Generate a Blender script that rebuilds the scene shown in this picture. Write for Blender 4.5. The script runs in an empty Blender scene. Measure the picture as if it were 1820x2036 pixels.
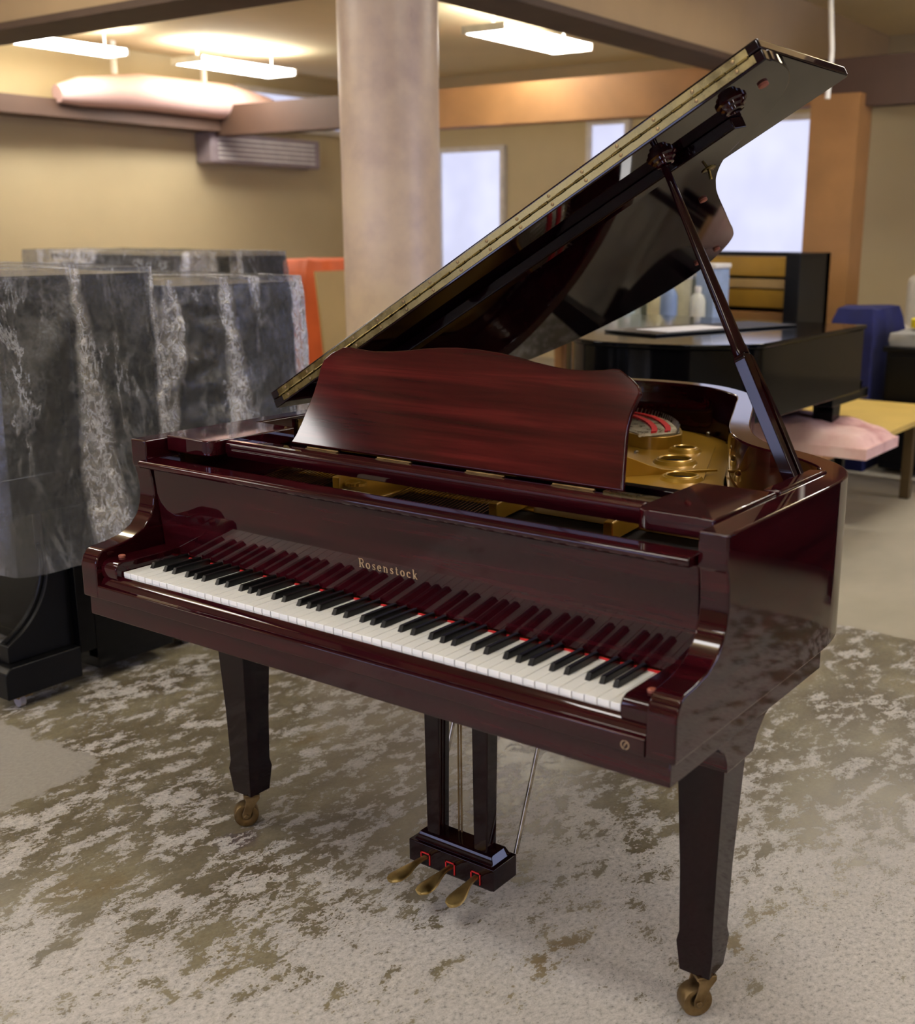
import bpy, bmesh, math, random
from mathutils import Vector, Matrix, noise as mn
import numpy as np
PI = math.pi
rnd = random.Random(7)
scene = bpy.context.scene
COL = scene.collection

# ------------------------------------------------------------------ camera
cam_d = bpy.data.cameras.new('camera'); cam = bpy.data.objects.new('camera', cam_d); COL.objects.link(cam)
scene.camera = cam
FPX = 2303.7
cam_d.sensor_fit = 'VERTICAL'; cam_d.sensor_height = 36.0; cam_d.lens = FPX / 2036 * 36
cam_d.shift_x = (910 - 1020.7) / 2036; cam_d.shift_y = (1046.6 - 1018) / 2036
yaw, pitch, roll = 0.6143, -0.2487, 0.0036
fw = Vector((-math.sin(yaw) * math.cos(pitch), math.cos(yaw) * math.cos(pitch), math.sin(pitch)))
rt = Vector((math.cos(yaw), math.sin(yaw), 0)); up = rt.cross(fw)
c_, s_ = math.cos(roll), math.sin(roll)
r2, u2 = c_ * rt + s_ * up, -s_ * rt + c_ * up
M = Matrix((r2, u2, -fw)).transposed().to_4x4(); M.translation = (1.4284, -1.4251, 1.4277)
cam.matrix_world = M
cam_d.clip_start = 0.05; cam_d.clip_end = 60
cam_d.dof.use_dof = True; cam_d.dof.focus_distance = 2.55; cam_d.dof.aperture_fstop = 3.5

# ------------------------------------------------------------------ world, exposure
w = bpy.data.worlds.new('world'); scene.world = w; w.use_nodes = True
w.node_tree.nodes['Background'].inputs[0].default_value = (0.80, 0.86, 1.0, 1)
w.node_tree.nodes['Background'].inputs[1].default_value = 0.6
scene.view_settings.view_transform = 'Standard'; scene.view_settings.look = 'None'
scene.view_settings.gamma = 1.0; scene.view_settings.use_curve_mapping = False
scene.view_settings.exposure = 1.12
scene.cycles.max_bounces = 8; scene.cycles.diffuse_bounces = 4; scene.cycles.glossy_bounces = 4
scene.cycles.transparent_max_bounces = 12; scene.cycles.sample_clamp_indirect = 6.0
scene.cycles.caustics_reflective = False; scene.cycles.caustics_refractive = False
LAMP = 12.5; DAY = 3.3      # strengths of fluorescent diffusers and of the daylit frosted windows

# ------------------------------------------------------------------ materials
def srgb(r, g, b):
    f = lambda c: (c / 255 / 12.92) if c <= 10.3 else ((c / 255 + .055) / 1.055) ** 2.4
    return (f(r), f(g), f(b), 1)
def new_mat(name):
    m = bpy.data.materials.new(name); m.use_nodes = True
    nt = m.node_tree; return m, nt, nt.nodes['Principled BSDF']
def N(nt, typ, **kw):
    n = nt.nodes.new(typ)
    for k, v in kw.items():
        if k in n.inputs.keys(): n.inputs[k].default_value = v
        else: setattr(n, k, v)
    return n
def ramp(nt, fac, stops):
    r = nt.nodes.new('ShaderNodeValToRGB'); e = r.color_ramp.elements
    while len(e) < len(stops): e.new(0.5)
    for el, (p, c) in zip(e, stops): el.position = p; el.color = c
    nt.links.new(fac, r.inputs[0]); return r
def noise_tex(nt, scale, detail=6, rough=.55, stretch=(1, 1, 1), rot=(0, 0, 0), loc=(0, 0, 0), dist=0.0):
    tc = nt.nodes.new('ShaderNodeTexCoord'); mp = nt.nodes.new('ShaderNodeMapping')
    mp.inputs['Scale'].default_value = stretch; mp.inputs['Rotation'].default_value = rot; mp.inputs['Location'].default_value = loc
    nt.links.new(tc.outputs['Object'], mp.inputs[0])
    n = N(nt, 'ShaderNodeTexNoise', Scale=scale, Detail=detail, Roughness=rough, Distortion=dist)
    nt.links.new(mp.outputs[0], n.inputs['Vector']); return n.outputs['Fac']
def mathn(nt, op, a, b=None, clamp=False):
    n = nt.nodes.new('ShaderNodeMath'); n.operation = op; n.use_clamp = clamp
    for i, x in enumerate((a, b)):
        if x is None: continue
        if isinstance(x, (int, float)): n.inputs[i].default_value = x
        else: nt.links.new(x, n.inputs[i])
    return n.outputs[0]
def mixc(nt, fac, a, b):
    n = nt.nodes.new('ShaderNodeMix'); n.data_type = 'RGBA'
    for s, x in ((0, fac), (6, a), (7, b)):
        if isinstance(x, (int, float, tuple)): n.inputs[s].default_value = x
        else: nt.links.new(x, n.inputs[s])
    return n.outputs[2]
def bump(nt, b, h, strength, dist=.01):
    n = N(nt, 'ShaderNodeBump', Strength=strength, Distance=dist); nt.links.new(h, n.inputs['Height']); nt.links.new(n.outputs[0], b.inputs['Normal'])
def simple(name, col, rough=.5, metal=0.0, coat=0.0, var=.12, scale=8, bmp=0.0, spec=.5):
    m, nt, b = new_mat(name)
    f = noise_tex(nt, scale, 5)
    lo = tuple(c * (1 - var) for c in col[:3]) + (1,); hi = tuple(min(1, c * (1 + var)) for c in col[:3]) + (1,)
    r = ramp(nt, f, [(.3, lo), (.7, hi)]); nt.links.new(r.outputs[0], b.inputs['Base Color'])
    b.inputs['Roughness'].default_value = rough; b.inputs['Metallic'].default_value = metal
    b.inputs['Coat Weight'].default_value = coat; b.inputs['Coat Roughness'].default_value = .04
    b.inputs['Specular IOR Level'].default_value = spec
    if bmp: bump(nt, b, f, bmp)
    return m
def lacquer(name, dark, mid, light, stretch=(1.2, 22, 22), coat_r=.035, ior=1.37, bands=0.0):
    m, nt, b = new_mat(name)
    f = noise_tex(nt, 1.6, 9, .62, stretch, dist=.4)
    if bands:
        g = noise_tex(nt, 1.0, 3, .5, (1.3, 30, 30), loc=(3, 1, 2), dist=.6)
        f = mathn(nt, 'ADD', mathn(nt, 'MULTIPLY', f, 1 - bands), mathn(nt, 'MULTIPLY', g, bands))
    r = ramp(nt, f, [(.30, dark), (.52, mid), (.74, light)])
    nt.links.new(r.outputs[0], b.inputs['Base Color'])
    b.inputs['Roughness'].default_value = .5; b.inputs['Specular IOR Level'].default_value = 0.0
    b.inputs['Coat Weight'].default_value = 1; b.inputs['Coat Roughness'].default_value = coat_r; b.inputs['Coat IOR'].default_value = ior
    h = noise_tex(nt, 5, 2); bump(nt, b, h, .02, .002)
    return m
MAHOG = lacquer('mahogany_lacquer', srgb(24, 3, 8), srgb(42, 6, 12), srgb(62, 13, 20), ior=1.42)
MAHOG_S = lacquer('mahogany_lacquer_side', srgb(24, 3, 8), srgb(40, 6, 12), srgb(54, 11, 18), stretch=(22, 1.2, 22), ior=1.42)
MAHOG_D = lacquer('mahogany_lacquer_deep', srgb(10, 3, 6), srgb(18, 4, 9), srgb(28, 7, 14))
DESK_M = lacquer('mahogany_figured', srgb(26, 7, 9), srgb(56, 15, 16), srgb(94, 30, 28), coat_r=.09, bands=.6)
LEGM = lacquer('mahogany_leg', srgb(14, 3, 6), srgb(24, 5, 8), srgb(36, 9, 12), stretch=(22, 22, 1.2), coat_r=.05, ior=1.33)
def brass_mat(name, c1, c2, rough=.25):
    m, nt, b = new_mat(name)
    f = noise_tex(nt, 30, 5); r = ramp(nt, f, [(.35, c1), (.65, c2)]); nt.links.new(r.outputs[0], b.inputs['Base Color'])
    b.inputs['Metallic'].default_value = 1; g = ramp(nt, f, [(.3, (rough * .7,) * 3 + (1,)), (.7, (rough * 1.4,) * 3 + (1,))])
    nt.links.new(g.outputs[0], b.inputs['Roughness']); bump(nt, b, f, .06, .002); return m
BRASS = brass_mat('polished_brass', srgb(104, 90, 52), srgb(134, 118, 72), .26)
PEDAL_B = brass_mat('worn_brass', srgb(160, 134, 82), srgb(196, 172, 112), .42)
CAST_B = brass_mat('dull_brass', srgb(112, 92, 62), srgb(150, 128, 92), .45)
STEEL = brass_mat('steel_wire', srgb(120, 112, 98), srgb(176, 168, 150), .3)
COPPER = brass_mat('wound_copper', srgb(96, 62, 42), srgb(130, 88, 60), .45)
GOLD = simple('gold_paint', srgb(168, 128, 40), .34, .45, .3, .10, 5)
GOLD_P = simple('pale_gold_felt', srgb(172, 142, 92), .8, 0, 0, .06, 9)
WHITE_K = simple('white_key_plastic', srgb(234, 236, 234), .28, 0, .4, .01, 4)
BLACK_K = simple('black_key_plastic', srgb(12, 12, 13), .3, 0, 0, .2, 20, spec=.35)
RED_F = simple('red_felt', srgb(196, 34, 36), .95, 0, 0, .15, 60)
DARK_W = simple('dark_interior', srgb(20, 14, 12), .7, 0, 0, .3, 20, spec=.15)
SBOARD = simple('soundboard_spruce', srgb(150, 110, 60), .5, 0, .2, .15, 12)
RUBBER = simple('wooden_knob', srgb(150, 88, 70), .6, 0, 0, .1, 40)
BLACK_L = simple('black_lacquer', srgb(5, 5, 6), .08, 0, 0, .2, 6, spec=.5)
BLACK_L.node_tree.nodes['Principled BSDF'].inputs['IOR'].default_value = 1.28
BLACK_S = simple('black_satin', srgb(9, 9, 10), .38, 0, 0, .25, 12, spec=.2)
LETTER = simple('gilt_lettering', srgb(178, 156, 122), .4, .5, 0, .08, 80)
PAPERW = simple('ivory_tag', srgb(205, 200, 180), .7, 0, 0, .05, 30)

# ------------------------------------------------------------------ mesh helpers
def tag(o, label=None, cat=None, group=None, kind=None):
    if label: o['label'] = label
    if cat: o['category'] = cat
    if group: o['group'] = group
    if kind: o['kind'] = kind
    return o
def adopt(o, parent):
    if parent is not None:
        o.parent = parent; o.matrix_parent_inverse = parent.matrix_world.inverted()
def empty(name, loc, rz=0.0, **kw):
    o = bpy.data.objects.new(name, None); COL.objects.link(o); o.location = loc; o.rotation_euler = (0, 0, rz)
    o.matrix_world = Matrix.Translation(loc) @ Matrix.Rotation(rz, 4, 'Z'); o.empty_display_size = .1
    return tag(o, **kw)
class MB:
    def __init__(s): s.v = []; s.f = []; s.m = []
    def add(s, vs, fs, mi=0):
        k = len(s.v); s.v += [tuple(v) for v in vs]; s.f += [tuple(i + k for i in f) for f in fs]; s.m += [mi] * len(fs)
    def box(s, x0, x1, y0, y1, z0, z1, T=None, mi=0):
        vs = [Vector((x, y, z)) for z in (z0, z1) for y in (y0, y1) for x in (x0, x1)]
        if T: vs = [T @ v for v in vs]
        s.add(vs, [(0, 2, 3, 1), (4, 5, 7, 6), (0, 1, 5, 4), (2, 6, 7, 3), (0, 4, 6, 2), (1, 3, 7, 5)], mi)
    def tube(s, p0, p1, r0, r1=None, n=16, caps=True, mi=0):
        r1 = r0 if r1 is None else r1
        s.sweep([p0, p1], [r0, r1], n, caps, mi)
    def sweep(s, pts, rs, n=12, caps=True, mi=0, flat=1.0):
        pts = [Vector(p) for p in pts]; rings = []; ref = None
        for i, p in enumerate(pts):
            d = (pts[min(i + 1, len(pts) - 1)] - pts[max(i - 1, 0)]).normalized()
            if ref is None: ref = Vector((0, 0, 1)) if abs(d.z) < .9 else Vector((1, 0, 0))
            a = (ref - d * ref.dot(d)).normalized(); b = d.cross(a); ref = a
            r = rs[i] if isinstance(rs, (list, tuple)) else rs
            rings.append([p + a * math.cos(t) * r * flat + b * math.sin(t) * r for t in [2 * PI * k / n for k in range(n)]])
        vs = [v for r in rings for v in r]; fs = []
        for i in range(len(rings) - 1):
            for k in range(n):
                a, b = i * n + k, i * n + (k + 1) % n; fs.append((a, b, b + n, a + n))
        if caps: fs.append(tuple(range(n))[::-1]); fs.append(tuple((len(rings) - 1) * n + k for k in range(n)))
        s.add(vs, fs, mi)
    def lathe(s, c, prof, n=24, T=None, mi=0):   # prof: (r, z) list, axis z
        vs = []; fs = []
        for r, z in prof:
            for k in range(n):
                t = 2 * PI * k / n; v = Vector((r * math.cos(t), r * math.sin(t), z)); vs.append((T @ v if T else v) + Vector(c))
        for i in range(len(prof) - 1):
            for k in range(n):
                a, b = i * n + k, i * n + (k + 1) % n; fs.append((a, b, b + n, a + n))
        fs.append(tuple(range(n))[::-1]); fs.append(tuple((len(prof) - 1) * n + k for k in range(n)))
        s.add(vs, fs, mi)
    def prism(s, poly, fn0, fn1, mi=0):        # poly: 2D points; fn maps (a,b)->3D
        n = len(poly); vs = [fn0(*p) for p in poly] + [fn1(*p) for p in poly]
        fs = [tuple(range(n))[::-1], tuple(range(n, 2 * n))] + [(i, (i + 1) % n, n + (i + 1) % n, n + i) for i in range(n)]
        s.add(vs, fs, mi)
    def build(s, name, mat, parent=None, smooth=False, bevel=0.0, seg=2, ang=35, **kw):
        me = bpy.data.meshes.new(name); me.from_pydata(s.v, [], s.f)
        for m in (mat if isinstance(mat, (list, tuple)) else [mat]): me.materials.append(m)
        for p, mi in zip(me.polygons, s.m): p.material_index = mi; p.use_smooth = smooth
        bm = bmesh.new(); bm.from_mesh(me); bmesh.ops.recalc_face_normals(bm, faces=bm.faces); bm.to_mesh(me); bm.free(); me.update()
        o = bpy.data.objects.new(name, me); COL.objects.link(o); adopt(o, parent)
        if bevel:
            b = o.modifiers.new('edge', 'BEVEL'); b.width = bevel; b.segments = seg; b.limit_method = 'ANGLE'; b.angle_limit = math.radians(ang)
            b.harden_normals = True
            for p in me.polygons: p.use_smooth = True
            smooth = True
            wnm = o.modifiers.new('normals', 'WEIGHTED_NORMAL'); wnm.keep_sharp = True; wnm.weight = 100; wnm.mode = 'FACE_AREA'
        if smooth:
            me.set_sharp_from_angle(angle=math.radians(38 if not bevel else 50))
        return tag(o, **kw)
def spline(P, per=8, closed=False):
    P = [Vector(p) for p in P]; out = []; n = len(P); rng = range(n if closed else n - 1)
    for i in rng:
        g = (lambda k: P[k % n]) if closed else (lambda k: P[min(max(k, 0), n - 1)])
        a, b, c, d = g(i - 1), g(i), g(i + 1), g(i + 2)
        for j in range(per):
            t = j / per
            out.append(.5 * ((2 * b) + (-a + c) * t + (2 * a - 5 * b + 4 * c - d) * t * t + (-a + 3 * b - 3 * c + d) * t ** 3))
    if not closed: out.append(P[-1])
    return out
def offset_line(L, d):
    out = []
    for i, p in enumerate(L):
        t = (L[min(i + 1, len(L) - 1)] - L[max(i - 1, 0)]).normalized(); out.append(p + Vector((-t.y, t.x)) * d)
    return out
def unlink_copy(src, parent, loc=None):
    c = src.copy(); COL.objects.link(c)
    if parent: c.parent = parent
    if loc is not None: c.location = loc
    return c
def copy_thing(root, loc, rz, **kw):
    r = root.copy(); COL.objects.link(r); r.location = loc; r.rotation_euler = (0, 0, rz)
    for ch in list(root.children):
        c = ch.copy(); COL.objects.link(c); c.parent = r
        for g in list(ch.children):
            d = g.copy(); COL.objects.link(d); d.parent = c
    return tag(r, **kw)

# =================================================================== SETTING
WX0, WX1, WY0, WY1, CZ = -9.0, 6.0, -7.0, 10.0, 3.2
# floor: worn coating flaking off pale concrete
m, nt, b = new_mat('worn_concrete_floor')
tc = nt.nodes.new('ShaderNodeTexCoord'); sx = nt.nodes.new('ShaderNodeSeparateXYZ'); nt.links.new(tc.outputs['Object'], sx.inputs[0])
X, Y = sx.outputs[0], sx.outputs[1]
d = mathn(nt, 'ADD', mathn(nt, 'MULTIPLY', X, -.757), mathn(nt, 'MULTIPLY', Y, .653)); d = mathn(nt, 'ADD', d, -.345)
big = noise_tex(nt, 1.3, 3, .5, loc=(4, 2, 0)); mid_ = noise_tex(nt, 4.2, 4, .5, (1, .55, 1), (0, 0, -.7))
flk = noise_tex(nt, 17, 12, .70, (1.0, .6, 1), (0, 0, -.75), dist=.2)
fine = noise_tex(nt, 95, 6, .75, (1, .75, 1), (0, 0, -.75))
speck = noise_tex(nt, 240, 3, .6)
fld = mathn(nt, 'MULTIPLY', d, .26)
fld = mathn(nt, 'MINIMUM', mathn(nt, 'MAXIMUM', fld, -.165), .045)
s = mathn(nt, 'ADD', fld, mathn(nt, 'MULTIPLY', mathn(nt, 'SUBTRACT', big, .5), .20))
s = mathn(nt, 'ADD', s, mathn(nt, 'MULTIPLY', mathn(nt, 'SUBTRACT', mid_, .5), .34))
s = mathn(nt, 'ADD', s, mathn(nt, 'MULTIPLY', mathn(nt, 'SUBTRACT', flk, .5), 1.15))
s = mathn(nt, 'ADD', s, mathn(nt, 'MULTIPLY', mathn(nt, 'SUBTRACT', fine, .5), .62))
# bare smooth slab beyond a joint, and a bare patch beside the far piano
slab = mathn(nt, 'MULTIPLY', mathn(nt, 'GREATER_THAN', mathn(nt, 'ADD', Y, mathn(nt, 'MULTIPLY', mathn(nt, 'SUBTRACT', flk, .5), .08)), 2.66), mathn(nt, 'GREATER_THAN', X, -1.3))
pa = mathn(nt, 'MULTIPLY', mathn(nt, 'LESS_THAN', mathn(nt, 'ADD', X, mathn(nt, 'MULTIPLY', mathn(nt, 'SUBTRACT', flk, .5), .25)), -1.17), mathn(nt, 'LESS_THAN', mathn(nt, 'ADD', Y, mathn(nt, 'MULTIPLY', mathn(nt, 'SUBTRACT', flk, .5), .2)), .33))
bare = mathn(nt, 'MAXIMUM', slab, pa)
s = mathn(nt, 'SUBTRACT', s, mathn(nt, 'MULTIPLY', bare, .6))
mask = ramp(nt, s, [(.0, (0, 0, 0, 1)), (.018, (1, 1, 1, 1))]).outputs[0]
conc = ramp(nt, fine, [(.32, srgb(104, 100, 95)), (.44, srgb(172, 168, 162)), (.70, srgb(205, 201, 195))]).outputs[0]
conc = mixc(nt, mathn(nt, 'MULTIPLY', ramp(nt, speck, [(.60, (0, 0, 0, 1)), (.68, (1, 1, 1, 1))]).outputs[0], .55), conc, srgb(92, 86, 78))
conc = mixc(nt, bare, conc, mixc(nt, slab, mixc(nt, fine, srgb(118, 113, 104), srgb(172, 167, 158)), mixc(nt, mid_, srgb(146, 140, 122), srgb(184, 176, 156))))
coat = ramp(nt, mid_, [(.25, srgb(84, 72, 52)), (.5, srgb(118, 110, 90)), (.62, srgb(138, 130, 106)), (.8, srgb(118, 94, 52))]).outputs[0]
coat = mixc(nt, mathn(nt, 'MULTIPLY', ramp(nt, fine, [(.35, (1, 1, 1, 1)), (.6, (0, 0, 0, 1))]).outputs[0], .35), coat, srgb(74, 64, 48))
dx_ = mathn(nt, 'ADD', X, .57); dy_ = mathn(nt, 'ADD', Y, -.26)
st_ = mathn(nt, 'SQRT', mathn(nt, 'ADD', mathn(nt, 'MULTIPLY', dx_, dx_), mathn(nt, 'MULTIPLY', dy_, dy_)))
st_ = mathn(nt, 'ADD', st_, mathn(nt, 'MULTIPLY', mathn(nt, 'SUBTRACT', flk, .5), .30))
st_ = ramp(nt, st_, [(.03, (1, 1, 1, 1)), (.07, (0, 0, 0, 1))]).outputs[0]
coat = mixc(nt, mathn(nt, 'MULTIPLY', st_, .6), coat, srgb(66, 48, 66))
nt.links.new(mixc(nt, mask, conc, coat), b.inputs['Base Color'])
rr = nt.nodes.new('ShaderNodeMix'); rr.inputs[2].default_value = .62; rr.inputs[3].default_value = .30; nt.links.new(mask, rr.inputs[0]); nt.links.new(rr.outputs[0], b.inputs['Roughness'])
hh = mathn(nt, 'ADD', mathn(nt, 'MULTIPLY', mask, .6), mathn(nt, 'MULTIPLY', fine, .5)); bump(nt, b, hh, .35, .0015)
FLOOR = m
g = MB(); g.box(WX0, WX1, WY0, WY1, -.1, 0); g.build('floor', FLOOR, kind='structure')
WALL = simple('painted_wall', srgb(190, 173, 134), .85, 0, 0, .05, 1.2)
CEIL = simple('ceiling_paint', srgb(226, 208, 164), .9, 0, 0, .04, 1.5)
BEAM = simple('beam_paint', srgb(192, 166, 126), .8, 0, 0, .05, 2)
FLANGE = simple('dark_flange', srgb(92, 74, 60), .7, 0, 0, .1, 5)
g = MB(); g.box(WX0 - .2, WX0, WY0, WY1, 0, CZ); g.build('wall_left', WALL, kind='structure')
g = MB(); g.box(WX1, WX1 + .2, WY0, WY1, 0, CZ); g.build('wall_right', WALL, kind='structure')
g = MB(); g.box(WX0 - .2, WX1 + .2, WY1, WY1 + .2, 0, CZ); g.build('wall_back', WALL, kind='structure')
g = MB(); g.box(WX0 - .2, WX1 + .2, WY0 - .2, WY0, 0, CZ); g.build('wall_front', WALL, kind='structure')
g = MB(); g.box(WX0 - .2, WX1 + .2, WY0 - .2, WY1 + .2, CZ, CZ + .2); g.build('ceiling', CEIL, kind='structure')
# beams
def beam(name, x0, x1, y0, y1, z0, z1=CZ, mat=BEAM, fl=.05):
    g = MB(); g.box(x0, x1, y0, y1, z0 + .04, z1, mi=0); g.box(x0 - fl, x1 + fl, y0 - fl, y1 + fl, z0, z0 + .04, mi=1)
    return g.build(name, [mat, FLANGE], kind='structure')
PX, PY = -2.51, 3.10
beam('trim_1', WX0, WX1, PY - .13, PY + .13, 2.60)
beam('trim_2', PX - .13, PX + .13, WY0, PY - .15, 2.60); beam('trim_3', PX - .13, PX + .13, PY + .15, WY1, 2.60)
beam('trim_4', WX0, WX1, -2.6, -2.34, 2.75); beam('trim_5', 2.4, 2.66, WY0, WY1, 2.75, fl=.04)
WOODB = simple('stained_wood', srgb(168, 122, 72), .6, 0, 0, .12, 3)
WOODD = simple('dark_wood', srgb(84, 62, 48), .6, 0, 0, .12, 3)
g = MB(); g.box(-5.9, -2.05, 7.42, 7.62, 2.36, 2.70); g.build('trim_6', WOODB, kind='structure')
g = MB(); g.box(-2.05, WX1, 7.42, 7.62, 2.34, 2.68); g.build('trim_7', WOODD, kind='structure')
g = MB(); g.box(WX0, -5.9, 7.42, 7.62, 2.42, 2.72); g.build('trim_8', WOODD, kind='structure')
g = MB(); g.box(-2.03, -1.66, 7.30, 7.58, 0, 2.42); g.build('trim_9', WOODB, kind='structure')
g = MB(); g.box(WX0, WX0 + .35, WY0, 7.42, 2.46, 2.62); g.build('trim_10', WOODD, kind='structure')
# windows: frame, frosted pane glowing with daylight
def daylight(name, col, k):
    m, nt, b = new_mat(name); b.inputs['Base Color'].default_value = (.05, .05, .05, 1)
    f = noise_tex(nt, 1.4, 2); r = ramp(nt, f, [(.3, tuple(c * .8 for c in col[:3]) + (1,)), (.7, col)]); nt.links.new(r.outputs[0], b.inputs['Emission Color'])
    b.inputs['Emission Strength'].default_value = k; return m
SKYW = daylight('daylit_window', srgb(216, 219, 250), .56)
SKYF = daylight('daylit_window_bright', srgb(196, 204, 255), DAY)
FRAMEW = simple('window_frame_paint', srgb(206, 200, 190), .6)
wn = [0]
def window(axis, pos, a0, a1, z0, z1, mat, nm=2, depth=.06, face=-1):
    wn[0] += 1
    def bx(g, p0, p1, q0, q1, za, zb):
        if axis == 'y': g.box(q0, q1, min(p0, p1), max(p0, p1), za, zb)
        else: g.box(min(p0, p1), max(p0, p1), q0, q1, za, zb)
    e = pos + face * depth; g = MB(); f = .06
    for q0, q1, za, zb in ((a0 - f, a1 + f, z1, z1 + f), (a0 - f, a1 + f, z0 - f, z0), (a0 - f, a0, z0, z1), (a1, a1 + f, z0, z1)): bx(g, pos, e, q0, q1, za, zb)
    for k in range(1, nm): q = a0 + (a1 - a0) * k / nm; bx(g, pos, pos + face * depth * .7, q - .02, q + .02, z0, z1)
    fr = g.build('window_%d' % wn[0], FRAMEW, kind='structure')
    g = MB(); bx(g, pos, pos + face * .02, a0, a1, z0, z1); g.build('pane', mat, fr); return fr
window('y', WY1, -4.14, -3.02, 1.24, 2.50, SKYW, 1)
window('y', WY1, -7.68, -6.80, .95, 2.34, SKYW, 1)
window('y', WY1, -5.57, -5.15, 2.1, 2.56, SKYW, 1)
window('x', WX0, 8.0, 9.6, 2.62, 2.95, SKYW, 1, face=1)
window('y', WY0, -6.5, -2.9, .9, 2.5, SKYF, 3, face=1)
window('y', WY0, -1.2, 1.6, .9, 2.5, SKYF, 3, face=1)
window('x', WX1, 2.6, 6.6, .5, 2.5, SKYF, 4, face=-1)
# column
m, nt, b = new_mat('column_paint')
f = noise_tex(nt, 5, 8, .6); r = ramp(nt, f, [(.3, srgb(186, 164, 148)), (.55, srgb(208, 186, 162)), (.8, srgb(216, 196, 166))])
f2 = noise_tex(nt, 22, 4, .5, (1, 1, .6), loc=(1, 5, 2)); dirt = ramp(nt, f2, [(.70, (0, 0, 0, 1)), (.78, (.5, .5, .5, 1))]).outputs[0]
nt.links.new(mixc(nt, dirt, r.outputs[0], srgb(140, 116, 104)), b.inputs['Base Color']); b.inputs['Roughness'].default_value = .38; bump(nt, b, f, .25, .01)
g = MB(); g.lathe((PX, PY, 0), [(.242, 0), (.242, 2.60)], 48); g.build('column', m, smooth=True, kind='structure')

# ceiling lights
EMI = daylight('lamp_diffuser', srgb(255, 251, 248), LAMP)
METW = simple('white_enamel', srgb(225, 222, 214), .5)
def ceiling_light(x, y, lx, ly, label, z=2.98):
    e = empty('ceiling_light', (x, y, z), label=label, cat='light', group='fluorescent ceiling lights')
    hx, hy = lx / 2, ly / 2
    for s_ in (-1, 1):
        g = MB(); q = MB()
        if lx > ly: g.box(x + s_ * (hx + .012) - .012, x + s_ * (hx + .012) + .012, y - hy, y + hy, z - .005, z + .055); q.tube((x + s_ * hx * .8, y, z + .05), (x + s_ * hx * .8, y, CZ), .008, n=8)
        else: g.box(x - hx, x + hx, y + s_ * (hy + .012) - .012, y + s_ * (hy + .012) + .012, z - .005, z + .055); q.tube((x, y + s_ * hy * .8, z + .05), (x, y + s_ * hy * .8, CZ), .008, n=8)
        g.build('end_cap', METW, e); q.build('hanger', METW, e)
    g = MB(); g.box(x - hx, x + hx, y - hy, y + hy, z, z + .05); g.build('diffuser', EMI, e, bevel=.012)
ceiling_light(-4.5, 7.2, .42, 1.3, 'fluorescent ceiling light behind the round column, above the timber beam')
ceiling_light(-8.1, 5.15, .3, 1.2, 'small fluorescent light nearest the wall corner over the shrouded pianos')
ceiling_light(-7.9, 7.0, .42, 1.2, 'fluorescent light above the end of the pale overhead duct')
for i, (x, y) in enumerate([(-3.5, -1.95), (-6.2, -1.7), (-.6, -3.9), (-4.2, 1.2), (.4, 1.9), (3.9, .6), (3.9, -3.9), (3.9, 5.2), (-.4, 5.6), (-6.0, -4.6), (-.3, -1.2)]):
    ceiling_light(x, y, 1.25, .34, 'wide fluorescent ceiling light over the near half of the workshop')

# =================================================================== THE MAHOGANY GRAND
GP = empty('grand_piano', (0, .85, 0), label='dark red mahogany baby grand piano with raised lid and folded-back flap, on bare concrete', cat='piano')
HW, AW, ZT, ZB = .7175, .051, .9836, .6613
outer_pts = [(.7175, .20), (.7175, .35), (.7175, .52), (.716, .60), (.712, .66), (.698, .725), (.662, .788), (.60, .845), (.54, .885), (.485, .912), (.43, .952), (.376, 1.02), (.336, 1.09), (.298, 1.17), (.225, 1.35), (.172, 1.48), (.140, 1.56), (.100, 1.635), (.03, 1.705), (-.06, 1.765), (-.17, 1.795), (-.30, 1.79), (-.42, 1.755), (-.54, 1.69), (-.64, 1.605), (-.705, 1.50), (-.7175, 1.40), (-.7175, 1.1), (-.7175, .8), (-.7175, .5), (-.7175, .20)]
RIM = [Vector((p.x, p.y)) for p in spline([(x, y, 0) for x, y in outer_pts], 5)]
RIN = offset_line(RIM, AW)
def strip_solid(g, A, B, z0, z1, mi=0):
    n = len(A); vs = [(p.x, p.y, z) for z in (z0, z1) for L in (A, B) for p in L]
    fs = []
    for i in range(n - 1):
        a, b_, c, d_ = i, n + i, 2 * n + i, 3 * n + i
        fs += [(a, a + 1, c + 1, c), (b_ + 1, b_, d_, d_ + 1), (c, c + 1, d_ + 1, d_), (a + 1, a, b_, b_ + 1)]
    fs += [(0, n, 3 * n, 2 * n), (n - 1, 3 * n - 1, 4 * n - 1, 2 * n - 1)]
    g.add(vs, fs, mi)
g = MB(); strip_solid(g, RIM, RIN, ZB, ZT)
# arms: block at the top, scooped cheek, rounded nose
arm = [(.20, ZT), (.1505, ZT), (.1505, .926), (.155, .921), (.161, .897), (.164, .865), (.160, .838), (.1495, .814), (.130, .793), (.100, .777), (.062, .7695), (.030, .7665), (.016, .762), (.006, .750), (0, .735), (0, ZB), (.20, ZB)]
for sx_ in (-1, 1):
    g.prism(arm, lambda y, z: (sx_ * HW, y, z), lambda y, z: (sx_ * (HW - AW), y, z))
case = g.build('case', MAHOG, GP, bevel=.0035, seg=3, ang=30)
bm = bmesh.new(); bm.from_mesh(case.data); bmesh.ops.remove_doubles(bm, verts=bm.verts, dist=.0008)
bmesh.ops.delete(bm, geom=[f for f in bm.faces if all(abs(v.co.y - .20) < .001 for v in f.verts)], context='FACES_ONLY'); bmesh.ops.recalc_face_normals(bm, faces=bm.faces); bm.to_mesh(case.data); bm.free()
for p in case.data.polygons: p.use_smooth = True
case.data.set_sharp_from_angle(angle=math.radians(50))
case.data.materials.append(MAHOG_S)
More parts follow.
